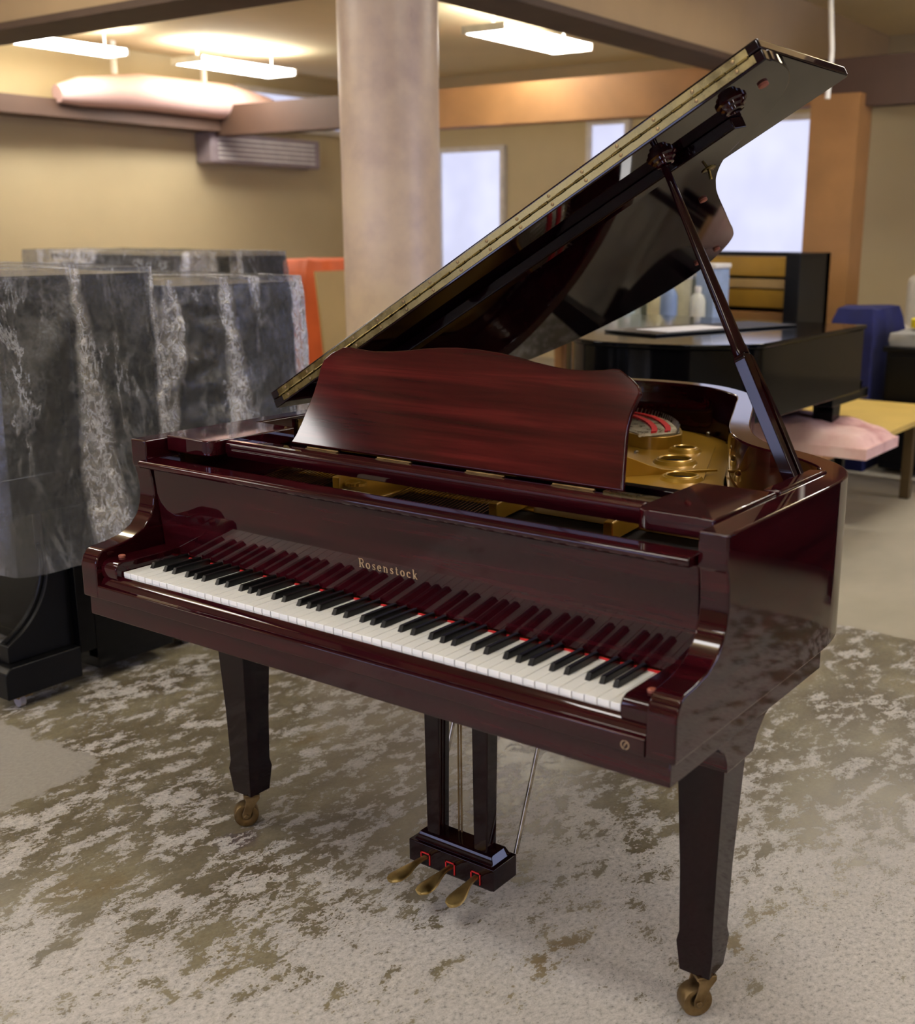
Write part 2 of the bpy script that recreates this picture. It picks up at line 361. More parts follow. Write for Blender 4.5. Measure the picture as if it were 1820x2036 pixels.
for p in case.data.polygons:
    if abs(p.normal.x) > .5: p.material_index = 1
# moulding strip along the right inner rim
g = MB(); A = [Vector((.6655, y)) for y in (.47, .56, .64, .68, .70)]; B = [Vector((.634, y)) for y in (.47, .56, .64, .675, .685)]
strip_solid(g, A, B, .955, .9885); g.build('rim_moulding', MAHOG, GP, bevel=.003)
# keybed and lower frame
g = MB(); g.box(-.707, .707, .008, .62, .6191, ZB)
for sx_ in (-1, 1):
    pr = [(.150, .622), (.190, .612), (.214, .594), (.226, .572), (.230, .553), (.335, .553), (.350, .58), (.380, .606), (.43, .622)]
    g.prism(pr, lambda y, z: (sx_ * .700, y, z), lambda y, z: (sx_ * .55, y, z))
kb_ = g.build('keybed', MAHOG, GP, bevel=.002)
kb_.data.materials.append(MAHOG_S)
for p in kb_.data.polygons:
    if abs(p.normal.x) > .5: p.material_index = 1
g = MB(); g.box(-.655, .655, .62, .66, .58, .66); g.box(-.05, .05, .66, 1.6, .58, .66); g.box(-.5, .15, 1.2, 1.26, .58, .66)
g.build('underframe', MAHOG_D, GP)
bot = offset_line(RIM, AW * .9); g = MB(); n_ = len(bot)
g.prism([(p.x, p.y) for p in bot], lambda x, y: (x, y, .70), lambda x, y: (x, y, .712)); g.build('soundboard', SBOARD, GP)
# keyslip: cove rounding from the key line to the front face
g = MB(); ks = [(.002, ZB), (-.001, .664), (-.001, .688), (.001, .691), (.009, .693), (.014, .701), (.019, .709), (.026, .7125), (.0283, .7125), (.0283, ZB)]
g.prism(ks, lambda y, z: (-.6655, y, z), lambda y, z: (.6655, y, z)); keyslip = g.build('keyslip', MAHOG, GP, bevel=.0012)
# gilt emblem on the keyslip
def ribbon(g, pts, wid, P, closed=False):
    pts = [Vector((p[0], p[1], 0)) for p in pts]; n = len(pts); L = []; R_ = []
    for i, p in enumerate(pts):
        t = (pts[min(i + 1, n - 1)] - pts[max(i - 1, 0)]).normalized(); nn = Vector((-t.y, t.x, 0)); ww = wid[i] if isinstance(wid, list) else wid
        L.append(p + nn * ww / 2); R_.append(p - nn * ww / 2)
    vs = [P(q.x, q.y, h) for h in (0, .0006) for q in L + R_]; k = 2 * n; fs = []
    for i in range(n - 1): fs += [(k + i, k + i + 1, k + n + i + 1, k + n + i), (i, i + 1, k + i + 1, k + i), (n + i + 1, n + i, k + n + i, k + n + i + 1)]
    g.add(vs, fs)
def arc(cx, cy, rx, ry, a0, a1, n=14): return [(cx + rx * math.cos(math.radians(a0 + (a1 - a0) * i / n)), cy + ry * math.sin(math.radians(a0 + (a1 - a0) * i / n))) for i in range(n + 1)]
P_ = lambda u, v, h: (.633 + u, -.0012 - h, .6745 + v)
g = MB(); ribbon(g, arc(0, 0, .0068, .0068, 62, 95, 4), .001, P_); ribbon(g, arc(0, 0, .0068, .0068, 105, 262), .0013, P_); ribbon(g, arc(0, 0, .0068, .0068, -80, 58), .0013, P_)
ribbon(g, [(-.0022, -.0036), (-.0008, -.0022), (-.0016, -.0008), (.0004, .0006), (-.0004, .002), (.0018, .0024), (.0026, .0050), (.0042, .0042)], .0011, P_)
g.build('emblem', LETTER, keyslip, label='small gilt ring emblem with a curling monogram')
# cheek blocks with a wooden knob
for sx_ in (-1, 1):
    g = MB(); pr = [(.020, .700), (.013, .712), (.012, .730), (.018, .741), (.030, .7455), (.182, .7455), (.182, .700)]
    g.prism(pr, lambda y, z: (sx_ * .6145, y, z), lambda y, z: (sx_ * .6655, y, z)); ch = g.build('cheek_block', MAHOG, GP, bevel=.003, seg=3)
    g = MB(); g.lathe((sx_ * .647, .054, .7455), [(.0075, 0), (.0078, .004), (.006, .0055)], 18); g.build('knob', RUBBER, ch, smooth=True)
g = MB(); g.box(-.6655, .6655, .03, .24, .664, .698); g.build('key_frame', DARK_W, GP)
# keys
KY0, KZ, PITCH = .0288, .7243, .0235
g = MB(); hw_ = PITCH / 2 - .00065
g.box(-hw_, hw_, 0, .150, -.010, 0); g.box(-hw_, hw_, .0008, .0035, -.0215, -.002); g.box(-hw_ * .97, hw_ * .97, .003, .150, -.022, -.009)
wk0 = g.build('white_key', WHITE_K, GP, bevel=.0007, seg=2)
wkeys = []
for i in range(52):
    x = (i - 25.5) * PITCH; dz = rnd.uniform(-.0003, .0003)
    if i == 0: k_ = wk0
    else: k_ = wk0.copy(); COL.objects.link(k_)
    k_.location = (x, KY0 + rnd.uniform(-.0003, .0003), KZ + dz)
g = MB(); zb, z1 = -.001, .0118
vs = [(-.0058, 0, zb), (.0058, 0, zb), (.0058, .098, zb), (-.0058, .098, zb), (-.0046, .0065, z1), (.0046, .0065, z1), (.0048, .098, z1), (-.0048, .098, z1)]
g.add(vs, [(3, 2, 1, 0), (4, 5, 6, 7), (0, 1, 5, 4), (1, 2, 6, 5), (2, 3, 7, 6), (3, 0, 4, 7)])
bk0 = g.build('black_key', BLACK_K, GP, bevel=.0016, seg=3); first = True
for i in range(51):
    note = i % 7   # 0=A 1=B 2=C 3=D 4=E 5=F 6=G
    if note in (1, 4): continue
    off = {0: .0022, 2: -.0028, 3: .0028, 5: -.003, 6: 0}[note]
    x = (i + 1 - 26) * PITCH + off
    if first: k_ = bk0; first = False
    else: k_ = bk0.copy(); COL.objects.link(k_)
    k_.location = (x, KY0 + .0515, KZ)
g = MB(); g.box(-.6135, .6135, .1765, .1815, .715, .7268); g.build('key_felt', RED_F, GP)
# fallboard standing open, with its moulded top edge
g = MB(); FB0, FB1, FZ0, FZ1 = .1825, .163, .7285, .930
fb = [(FB0, FZ0), (FB1, FZ1 - .012), (.158, .926), (.130, .927), (.1235, .933), (.1235, .940), (.127, .9435), (.172, .9435), (.190, .940), (.196, .932), (.200, .80), (.196, FZ0)]
g.prism(fb, lambda y, z: (-.664, y, z), lambda y, z: (.664, y, z)); fall = g.build('fallboard', MAHOG, GP, bevel=.0025, seg=3)
# maker's name in serif letters
def fpt(u, v, h):
    z = .7945 + v; t = (z - FZ0) / (FZ1 - .012 - FZ0); y = FB0 + (FB1 - FB0) * t - .0004 - h
    return (-.0665 + u, y, z)
LT, LTN = .0028, .0013; XH, CH = .0118, .0185
def letter(g, ch, u):
    P = lambda a, b_, h: fpt(u + a, b_, h)
    def st(p, q, w_): ribbon(g, [p, q], w_, P)
    def sf(x, y, l=.0022): st((x - l, y), (x + l, y), .0010)
    if ch == 'R':
        st((.0025, 0), (.0025, CH), LT); sf(.0025, .0005, .003); sf(.0016, CH - .0005, .002)
        ribbon(g, [(.0025, CH - .0006)] + arc(.0075, CH - .005, .0040, .0044, 90, -90) + [(.0025, CH - .0094)], .0016, P)
        ribbon(g, [(.006, CH - .0094), (.0085, .006), (.0108, .0015), (.0132, .0006)], [.0018, .0026, .0026, .001], P); return .0150
    if ch in 'oe':
        cx = .0052
        if ch == 'o': ribbon(g, arc(cx, XH / 2, .0042, XH / 2 - .0006, 0, 360, 24), [.0011 + .0016 * abs(math.cos(2 * PI * i / 24)) for i in range(25)], P)
        else:
            ribbon(g, arc(cx, XH / 2, .0040, XH / 2 - .0006, 10, 325, 22), [.0011 + .0014 * abs(math.cos(math.radians(10 + 315 * i / 22))) for i in range(23)], P); st((cx - .0036, XH * .55), (cx + .004, XH * .55), .001)
        return .0128
    if ch == 's':
        ribbon(g, [(.0076, XH * .80), (.006, XH * .95), (.0036, XH * .93), (.0022, XH * .76), (.0032, XH * .6), (.0062, XH * .45), (.0078, XH * .28), (.0064, XH * .08), (.004, XH * .03), (.0018, XH * .22)], [.0009, .0012, .0016, .0022, .0026, .0026, .0022, .0016, .0012, .0009], P)
        st((.0076, XH * .72), (.0076, XH), .0009); st((.0018, 0), (.0018, XH * .28), .0009); return .0112
    if ch == 'c':
        ribbon(g, arc(.0056, XH / 2, .0042, XH / 2 - .0006, 50, 315, 20), [.0010 + .0016 * abs(math.cos(math.radians(50 + 265 * i / 20))) for i in range(21)], P); st((.0082, XH * .70), (.0082, XH * .92), .0018); return .0124
    if ch == 'n':
        st((.0026, 0), (.0026, XH), .0024); sf(.0026, .0005); sf(.0018, XH - .0005, .0016); ribbon(g, [(.0030, XH * .72), (.0048, XH * .93), (.0070, XH * .93), (.0086, XH * .72)], .0016, P)
        st((.0088, 0), (.0088, XH * .78), .0024); sf(.0088, .0005); return .0136
    if ch == 't':
        ribbon(g, [(.0034, CH * .86), (.0034, .003), (.0044, .0007), (.0062, .0008), (.0072, .0024)], [.0016, .0024, .002, .0014, .0008], P); st((.0008, XH - .0005), (.0068, XH - .0005), .0011); return .0102
    if ch == 'k':
        st((.0026, 0), (.0026, CH), .0024); sf(.0026, .0005); sf(.0018, CH - .0005, .0016); ribbon(g, [(.0034, XH * .42), (.0086, XH * .96)], .0011, P); sf(.0088, XH - .0005, .0018)
        ribbon(g, [(.0048, XH * .56), (.0088, .0006)], .0024, P); sf(.0092, .0005, .0019); return .0122
g = MB(); u = 0
for ch in 'Rosenstock': u += letter(g, ch, u) * 1.06 + .0019
g.build('lettering', LETTER, fall, label='faded gilt maker name in spaced serif letters')
g = MB(); g.box(-.16, -.085, .205, .232, .925, .9275, T=None); g.build('paper_tag', PAPERW, fall, label='small ivory tag behind the fallboard')
# side shelves and middle rail of the music desk
def rounded(poly, r, n=5):
    out = []; N_ = len(poly)
    for i in range(N_):
        p, a, c = Vector(poly[i]), Vector(poly[i - 1]), Vector(poly[(i + 1) % N_]); rr_ = r[i] if isinstance(r, (list, tuple)) else r
        if rr_ <= 0: out.append(tuple(p)); continue
        d0, d1 = (a - p).normalized(), (c - p).normalized()
        for k in range(n + 1):
            t = k / n; q = (p + d0 * rr_) * (1 - t) ** 2 + p * 2 * t * (1 - t) + (p + d1 * rr_) * t * t; out.append(tuple(q))
    return out
for sx_ in (-1, 1):
    poly = rounded([(.6655, .207), (.520, .207), (.516, .452), (.6655, .456)], [0, .03, 0, 0])
    g = MB(); g.prism([(sx_ * x, y) for x, y in poly], lambda x, y: (x, y, .954), lambda x, y: (x, y, .9885)); g.build('desk_side_shelf', MAHOG, GP, bevel=.003, seg=3)
g = MB(); g.prism([(.245, .958), (.242, .964), (.2425, .980), (.248, .9865), (.262, .9865), (.268, .979), (.320, .977), (.330, .972), (.330, .950), (.248, .950)], lambda y, z: (-.515, y, z), lambda y, z: (.515, y, z)); rail = g.build('desk_rail', MAHOG, GP, bevel=.0018)
g = MB()
for x in (-.30, -.10, .13, .33): g = MB(); g.box(x - .045, x + .045, .316, .326, .9772, .9785); g.tube((x - .045, .3225, .979), (x + .045, .3225, .979), .0018, n=8); g.build('desk_hinge', CAST_B, rail)
g = MB(); g.box(.395, .512, .318, .334, .970, .9805); g.build('brass_slide', BRASS, rail)
# back rail of the desk frame
g = MB(); g.box(-.6655, .6655, .435, .462, .935, .968); g.build('frame_rail', MAHOG_D, GP, bevel=.002)
# music desk
DP = [(-.412, .001), (-.404, .02), (-.398, .05), (-.394, .086), (-.390, .118), (-.390, .15), (-.393, .175), (-.390, .197), (-.372, .215), (-.345, .229), (-.325, .232), (-.300, .229), (-.255, .226), (-.206, .229), (-.165, .234), (-.12, .241), (-.08, .2455), (-.035, .2485), (.022, .248), (.078, .244), (.122, .238), (.161, .231), (.205, .225), (.241, .222), (.28, .222), (.318, .226), (.338, .230), (.352, .229), (.378, .215), (.399, .200), (.406, .188), (.402, .168), (.398, .145), (.398, .12), (.402, .097), (.409, .065), (.415, .035), (.423, .001)]
dD = Vector((0, .105, .205)).normalized(); dN = Vector((0, -dD.z, dD.y)); D0 = Vector((0, .342, .9765))
dp = lambda h: (lambda x, w_: Vector((x, 0, 0)) + D0 + dD * w_ + dN * h)
g = MB(); g.prism(DP, dp(.006), dp(-.008)); desk = g.build('music_desk', DESK_M, GP, bevel=.003, seg=3)
# cast plate
ins = offset_line(RIM, AW + .004)
front = .60
pl = [(p.x, p.y) for p in ins if p.y > front]; x1_, x0_ = pl[0][0], pl[-1][0]; pl = [(x1_, front)] + pl + [(x0_, front)]
g = MB(); g.prism(pl, lambda x, y: (x, y, .826), lambda x, y: (x, y, .842)); plate = g.build('cast_plate', GOLD, GP, bevel=.003)
A = [p for p in offset_line(RIM, AW + .052) if p.y > front + .02]
g = MB(); pp = [(A[0].x, front + .02)] + [(p.x, p.y) for p in A] + [(A[-1].x, front + .02)]
g.prism(pp, lambda x, y: (x, y, .842), lambda x, y: (x, y, .851)); g.build('plate_panel', GOLD, plate, bevel=.004, seg=3)
for (hx, hy, r_) in ((.016, 1.388, .037), (.070, 1.228, .048), (.180, 1.050, .044)):
    gg = MB(); gg.lathe((hx, hy, .851), [(r_ - .009, .001), (r_ - .009, .010), (r_ - .006, .0125), (r_ - .003, .011), (r_ - .001, .0085), (r_ + .003, .0085), (r_ + .006, .005), (r_ + .010, .0)], 40)
    gg.build('rose_ring', GOLD, plate, smooth=True)
    hh = MB(); hh.lathe((hx, hy, .851), [(r_ - .0088, .0), (r_ - .0088, .0014)], 40); hh.build('rose_hole_shade', DARK_W, plate)  # dark disc painted in for the shade down the open hole
for (hx, hy) in ((.045, 1.61), (.149, 1.408), (.243, 1.185), (.318, 1.03), (-.06, 1.69)):
    gg = MB(); gg.lathe((hx, hy, .842), [(.011, 0), (.011, .003), (.007, .004), (.007, .011), (.004, .013)], 8); gg.build('plate_bolt', STEEL, plate)
gg = MB(); gg.lathe((-.075, 1.28, .851), [(.006, 0), (.006, .006), (.003, .008)], 10); gg.build('plate_bolt', STEEL, plate)
# raised bass hitch wedge with fan of strings and red felt
arcL = [(-.02, 1.436), (-.045, 1.49), (-.085, 1.55), (-.145, 1.62), (-.22, 1.675), (-.31, 1.695), (-.42, 1.64)]
al = spline([(x, y, 0) for x, y in arcL], 6)
low = [(-.33, 1.49), (-.24, 1.43), (-.168, 1.385), (-.11, 1.358), (-.06, 1.352), (-.03, 1.385)]
poly = [(p.x, p.y) for p in al] + [(p.x, p.y) for p in spline([(x, y, 0) for x, y in low], 4)]
WZ = .886
g = MB(); g.prism(poly, lambda x, y: (x, y, .842), lambda x, y: (x, y, WZ)); g.build('hitch_wedge', GOLD, plate, bevel=.002)
cx_, cy_ = -.18, 1.52
g = MB(); g.prism([(cx_ + (x - cx_) * .94, cy_ + (y - cy_) * .93) for x, y in poly], lambda x, y: (x, y, WZ), lambda x, y: (x, y, WZ + .002)); g.build('string_bed', simple('string_bed_grey', srgb(104, 92, 66), .6, .2, 0, .3, 90), plate)
g = MB()
for k in range(1, len(al) - 1):
    p = al[k]; g.tube((p.x - .010, p.y - .012, WZ), (p.x - .006, p.y - .006, WZ + .019), .0017, n=6)
    g.tube((p.x - .030, p.y - .028, WZ), (p.x - .027, p.y - .024, WZ + .010), .0014, n=6)
g.build('hitch_pin', STEEL, plate, kind='stuff')
g = MB()
for k in range(46):
    t = k / 45; p = al[min(len(al) - 1, int(t * (len(al) - 1)))]; g.tube((p.x - .012, p.y - .014, WZ + .006), (p.x - .060 - .1 * t, p.y - .13 + .02 * t, WZ + .005), .0009, n=5, caps=False)
g.build('bass_string', STEEL, plate, kind='stuff')
for off in (.030, .064):
    A, B = [], []
    for q_, p in enumerate(al[2:-2]):
        jg = .0022 * (q_ % 2); A.append(Vector((p.x - off * .75, p.y - off * .95 + jg))); B.append(Vector((p.x - (off + .013) * .75, p.y - (off + .013) * .95 - jg)))
    g = MB(); strip_solid(g, A, B, WZ + .002, WZ + .0105); g.build('felt_strip', RED_F, plate)
# tall curved web left of the rings running out into a sharp rib
a0, a1 = Vector((.035, .975)), Vector((.207, 1.188)); dv = a1 - a0; nv2 = Vector((-dv.y, dv.x)).normalized() * .005
prof = [(0, .054), (.10, .050), (.2, .040), (.32, .026), (.45, .014), (.6, .008), (1, .005)]; pr2 = [(0, 0)] + prof + [(1, 0)]
g = MB(); g.prism(pr2, lambda t, h: (a0.x + dv.x * t + nv2.x, a0.y + dv.y * t + nv2.y, .851 + h), lambda t, h: (a0.x + dv.x * t - nv2.x, a0.y + dv.y * t - nv2.y, .851 + h)); g.build('plate_web', GOLD, plate, bevel=.001)
g = MB(); g.prism([(-.22, .86), (.040, .970), (.030, .985), (-.24, .90)], lambda x, y: (x, y, .851), lambda x, y: (x, y, .905)); g.build('plate_web', GOLD, plate, bevel=.002)
# strut bars, front flange, tuning area seen between fallboard and rail
for (x0_, x1_) in ((.035, -.005), (.312, .285), (-.41, -.46)):
    g = MB(); g.prism([(x0_, .46), (x0_ + .022, .46), (x1_ + .022, .70), (x1_, .70)], lambda x, y: (x, y, .845), lambda x, y: (x, y, .884)); g.build('plate_strut', GOLD, plate, bevel=.003)
g = MB(); g.box(-.665, .665, .24, .60, .818, .838); g.build('pin_block', DARK_W, GP)
for fx0, fx1 in ((.060, .283), (.336, .64)): g = MB(); g.box(fx0, fx1, .592, .600, .84, .915); g.build('plate_flange', GOLD_P, GP)
g = MB(); g.box(-.43, -.285, .44, .60, .838, .852); g.build('plate_panel', GOLD, GP, bevel=.004)
g = MB(); e_c = Vector((-.385, .500, .864))
for k in range(14):
    a = 2 * PI * k / 14; g.lathe((e_c.x + .030 * math.cos(a), e_c.y + .018 * math.sin(a), .862), [(.009, 0), (.008, .006), (.003, .008)], 8)
g.lathe(e_c, [(.022, 0), (.020, .005), (.010, .009), (.004, .010)], 16); g.build('plate_crest', GOLD, GP, smooth=True, label='cast gilt crest on the plate')
def strings(x0, x1, n, mat, nm, ya=.34, yb=.60, z=.862, dx=-.05, rad=.0013):
    g = MB()
    for k in range(n):
        x = x0 + (x1 - x0) * k / (n - 1); g.tube((x - dx, ya, z - .008), (x + dx * .2, yb, z), rad, n=5, caps=False)
    g.build(nm, mat, GP, kind='stuff')
strings(-.655, -.465, 20, COPPER, 'bass_string'); strings(-.27, -.01, 26, COPPER, 'middle_string', rad=.0010, z=.858)
g = MB()
for x0_, x1_, n in ((-.655, -.47, 14), (-.27, -.02, 20)):
    for k in range(n):
        x = x0_ + (x1_ - x0_) * k / (n - 1); g.box(x - .004, x + .004, .578, .590, .855, .874)
g.build('agraffe', GOLD_P, GP, kind='stuff')
g = MB(); pr_ = random.Random(3)
for x0_, x1_, n in ((.06, .29, 22), (.335, .63, 30), (-.25, -.03, 22)):
    for row in range(2 if x0_ > 0 else 1):
        for k in range(n):
            x = x0_ + (x1_ - x0_) * k / n + row * .004; y = .36 + row * .035 + pr_.uniform(-.002, .002)
            g.tube((x, y, .836), (x, y - .004, .876), .0032, n=7)
g.build('tuning_pin', STEEL, GP, kind='stuff')
g = MB()
for x0_, x1_ in ((.335, .64),): g.box(x0_, x1_, .42, .47, .838, .845)
g.build('felt_strip', RED_F, GP)
# brass hinge block at the spine and hook on the right inner rim
g = MB(); g.box(-.664, -.655, .60, .74, .93, .975); g.build('spine_hinge', BRASS, GP)
g = MB(); g.box(.448, .470, .892, .900, .93, .965) ; g.build('lid_hook_plate', BRASS, GP)

# legs with casters
def leg(x, y, face=1):
    lv = [(.045, .0315), (.085, .0315)]
    prof = [(.085, .0310), (.148, .0372), (.168, .0338), (.30, .0365), (.62, .0500)]
    g = MB(); vs = []
    for z, h in prof: vs += [(x - h, y - h, z), (x + h, y - h, z), (x + h, y + h, z), (x - h, y + h, z)]
    fs = [(3, 2, 1, 0)] + [(4 * i + k, 4 * i + (k + 1) % 4, 4 * i + 4 + (k + 1) % 4, 4 * i + 4 + k) for i in range(len(prof) - 1) for k in range(4)] + [tuple(4 * (len(prof) - 1) + k for k in range(4))]
    g.add(vs, fs); L = g.build('leg', LEGM, GP, bevel=.002)
    a = math.radians(50); dirv = Vector((math.cos(a), math.sin(a), 0)); ax = Vector((-dirv.y, dirv.x, 0))
    c = Vector((x - .002, y - .020, .0300))
    T = Matrix.Translation(c) @ Vector((0, 0, 1)).rotation_difference(ax).to_matrix().to_4x4()
    g = MB(); g.lathe((0, 0, 0), [(.007, -.012), (.012, -.016), (.024, -.0185), (.0285, -.0175), (.030, -.014), (.0302, .0), (.030, .014), (.0285, .0175), (.024, .0185), (.012, .016), (.007, .012)], 32, T=T); g.build('caster_wheel', CAST_B, L, smooth=True)
    g = MB(); hub = Vector((x, y, .084))
    for s_ in (-1, 1):
        o_ = c + ax * (.0205 * s_)
        pl_ = [(-.009, -.006), (0, -.010), (.009, -.006), (.014, .012), (.022, .030), (.034, .046), (.034, .054), (-.004, .054), (.000, .040), (-.004, .022), (-.010, .008)]
        g.prism(pl_, lambda u, w_: o_ + dirv * u + Vector((0, 0, w_)) - ax * .002, lambda u, w_: o_ + dirv * u + Vector((0, 0, w_)) + ax * .002)
        g.tube(o_ - ax * .004 * s_, o_ + ax * .005 * s_, .006, n=12)
    hc = c + dirv * .014
    g.prism([(-.019, -.0225), (.020, -.0225), (.020, .0225), (-.019, .0225)], lambda u, w_: hc + dirv * u + ax * w_ + Vector((0, 0, .048)), lambda u, w_: hc + dirv * u + ax * w_ + Vector((0, 0, .0555)))
    g.tube(c - ax * .021, c + ax * .021, .0045, n=10)
    g.build('caster_fork', CAST_B, L, bevel=.0012)
    return L
leg(.617, .347); leg(-.612, .347); leg(-.22, 1.55)
# pedal lyre
g = MB(); g.box(-.118, .118, .365, .450, .053, .105); lb = g.build('lyre_box', LEGM, GP, bevel=.0018)
g = MB(); sec = [(.372, .105), (.378, .110), (.383, .122), (.388, .124), (.435, .124), (.440, .112), (.444, .105)]
g.prism(sec, lambda y, z: (-.108 + (z - .105) * .5, y, z), lambda y, z: (.108 - (z - .105) * .5, y, z)); g.build('lyre_moulding', LEGM, lb, bevel=.0012)
for sx_ in (-1, 1):
    g = MB(); vs = []
    for z, hx, hy in ((.122, .0180, .0180), (.625, .0225, .0215)):
        cx, cy = sx_ * .0655, .405; cc = .005
        vs += [(cx - hx, cy - hy, z), (cx + hx, cy - hy, z), (cx + hx, cy + hy, z), (cx - hx, cy + hy, z)]
    g.add(vs, [(3, 2, 1, 0), (4, 5, 6, 7)] + [(k, (k + 1) % 4, 4 + (k + 1) % 4, 4 + k) for k in range(4)]); g.build('lyre_post', LEGM, GP, bevel=.003)
    g = MB(); g.sweep([(sx_ * .118, .447, .108), (sx_ * .118, .545, .365), (sx_ * .118, .643, .625)], .0050, 10); g.build('brace_rod', STEEL, GP, smooth=True)
for dx in (-.026, -.018):
    g = MB(); g.tube((dx, .430, .120), (dx, .430, .63), .0022, n=8); g.build('pedal_rod', CAST_B, GP)
g = MB(); g.box(-.105, .105, .30 + .075, .445, .045, .054); g.build('lyre_bottom_plate', LEGM, lb)
for x in (-.070, 0, .070):
    g = MB(); yf = .3645
    for a in ((x - .0135, x - .0105, .058, .086), (x + .0105, x + .0135, .058, .086), (x - .0135, x + .0135, .083, .086)): g.box(a[0], a[1], yf - .0015, yf + .002, a[2], a[3])
    g.build('pedal_felt', RED_F, lb)
    g = MB(); vs = []; secs = [(.375, .0075, .073), (.350, .0078, .074), (.335, .0085, .073), (.318, .0125, .070), (.302, .0175, .067), (.286, .0205, .0650), (.273, .0200, .0640), (.263, .0155, .0630), (.258, .0070, .0625)]
    n = 16
    for y, hw2, z in secs:
        for k in range(n):
            t = 2 * PI * k / n; th_ = .0055 if y < .33 else .0042
            vs.append((x + x * .16 * max(0, (.365 - y) / .1) + hw2 * math.copysign(abs(math.cos(t)) ** .8, math.cos(t)), y, z + th_ * math.sin(t) * (1 if y > .27 else .7)))
    fs = [(i * n + k, i * n + (k + 1) % n, (i + 1) * n + (k + 1) % n, (i + 1) * n + k) for i in range(len(secs) - 1) for k in range(n)]
    fs += [tuple(range(n))[::-1], tuple((len(secs) - 1) * n + k for k in range(n))]
    g.add(vs, fs); g.build('pedal', PEDAL_B, GP, smooth=True)

# lid: built in lid coordinates (s across from the spine, y, n normal)
TH = .5204; LX0, LZ0 = -.7319, 1.0155
LU = Vector((math.cos(TH), 0, math.sin(TH))); LN = Vector((-math.sin(TH), 0, math.cos(TH)))
lp = lambda s_, y, n: Vector((LX0, 0, LZ0)) + LU * s_ + Vector((0, y, 0)) + LN * n
LY = .5905
out2 = [p for p in offset_line(RIM, -.013)]
lpoly = []
for p in out2:
    if p.y >= LY + .02: lpoly.append((p.x - LX0, p.y))
S1 = 1.4576; r0 = [(S1, LY), (S1, LY + .02)] + lpoly + [(.0015, LY + .02), (.0015, LY)]
TL = .0215
g = MB(); g.prism(r0, lambda s_, y: lp(s_, y, -TL), lambda s_, y: lp(s_, y, -.0006)); lid = g.build('lid', MAHOG_D, GP, bevel=.0035, seg=3)
FW_ = .446
fl = rounded([(S1, LY), (S1, LY + FW_), (.0015, LY + FW_), (.0015, LY)], [0, .012, .012, 0])
g = MB(); g.prism(fl, lambda s_, y: lp(s_, y, .0006), lambda s_, y: lp(s_, y, TL)); flap = g.build('lid_flap', MAHOG_D, GP, bevel=.004, seg=3)
# continuous hinge along the fold
g = MB()
HS0, HS1 = .03, 1.432
g.prism([(HS0, .0012), (HS1, .0012), (HS1, .0165), (HS0, .0165)], lambda s_, n: lp(s_, LY - .0012, n), lambda s_, n: lp(s_, LY + .0003, n)); hu = g.build('hinge_leaf', BRASS, flap, bevel=.0004)
g = MB(); g.prism([(HS0 + .008, -.0012), (HS1 + .008, -.0012), (HS1 + .008, -.0165), (HS0 + .008, -.0165)], lambda s_, n: lp(s_, LY - .0012, n), lambda s_, n: lp(s_, LY + .0003, n)); g.build('hinge_leaf', BRASS, lid, bevel=.0004)
g = MB(); nk = 58
for k in range(nk):
    a = HS0 + (HS1 - HS0) * k / nk; b2 = a + (HS1 - HS0) / nk * .93; nn = 0
    g.tube(lp(a, LY - .0022, nn), lp(b2, LY - .0022, nn), .0029 if k % 2 else .0022, n=8)
g.build('hinge_knuckle', BRASS, lid, kind='stuff')
sc_par = [(flap, .0095), (lid, -.0095)]
for par, nn in sc_par:
    for k in range(16):
        s_ = HS0 + .03 + (HS1 - HS0 - .06) * k / 15
        g = MB(); q = Vector((0, -1, 0)).rotation_difference(Vector((0, -1, 0))); T = Matrix.Translation(lp(s_, LY - .0012, nn)) @ Matrix.Rotation(PI / 2, 4, 'X')
        if k == 0:
            g.lathe((0, 0, 0), [(.0036, 0), (.0036, .0008), (.0015, .0016)], 12, T=Matrix.Rotation(PI / 2, 4, 'X')); s0 = g.build('hinge_screw', CAST_B, None, smooth=True)
            me_s = s0.data; s0.location = lp(s_, LY - .0012, nn); bpy.context.view_layer.update(); adopt(s0, par)
        else:
            o = bpy.data.objects.new('hinge_screw', me_s); COL.objects.link(o); o.location = lp(s_, LY - .0012, nn); adopt(o, par)
# reinforcing batten, prop cups, latch, rubber buttons on the underside
g = MB(); bpoly = [(1.262, .800), (1.245, .925), (.06, .905), (.06, .775)]
def batt(s_, y, n): return lp(s_, y, n)
bs = [(1.300, .742), (1.312, .778), (.05, .778), (.05, .742)]
g.prism(bs, lambda s_, y: lp(s_, y, -TL), lambda s_, y: lp(s_, y + (.002 if y < .76 else -.002), -TL - .024)); g.build('lid_batten', MAHOG_D, lid, bevel=.002)
Rl = Matrix((LU, Vector((0, 1, 0)), LN)).transposed().to_4x4()
def on_lid(s_, y, n): return Matrix.Translation(lp(s_, y, n)) @ Rl
for s_, y in ((1.342, .668), (1.162, .696)):
    g = MB(); g.lathe((0, 0, 0), [(.031, .0), (.031, -.004), (.026, -.007), (.025, -.012), (.019, -.015), (.018, -.020), (.012, -.021), (.010, -.012)], 28, T=on_lid(s_, y, -TL)); g.build('prop_cup', MAHOG, lid, smooth=True)
g = MB(); g.lathe((0, 0, 0), [(.017, 0), (.017, -.0015), (.016, -.002)], 24, T=on_lid(1.135, .955, -TL))
g.tube(lp(1.135, .955, -TL), lp(1.130, .955, -TL - .022), .0035, n=10); g.build('lid_latch', BRASS, lid, smooth=True)
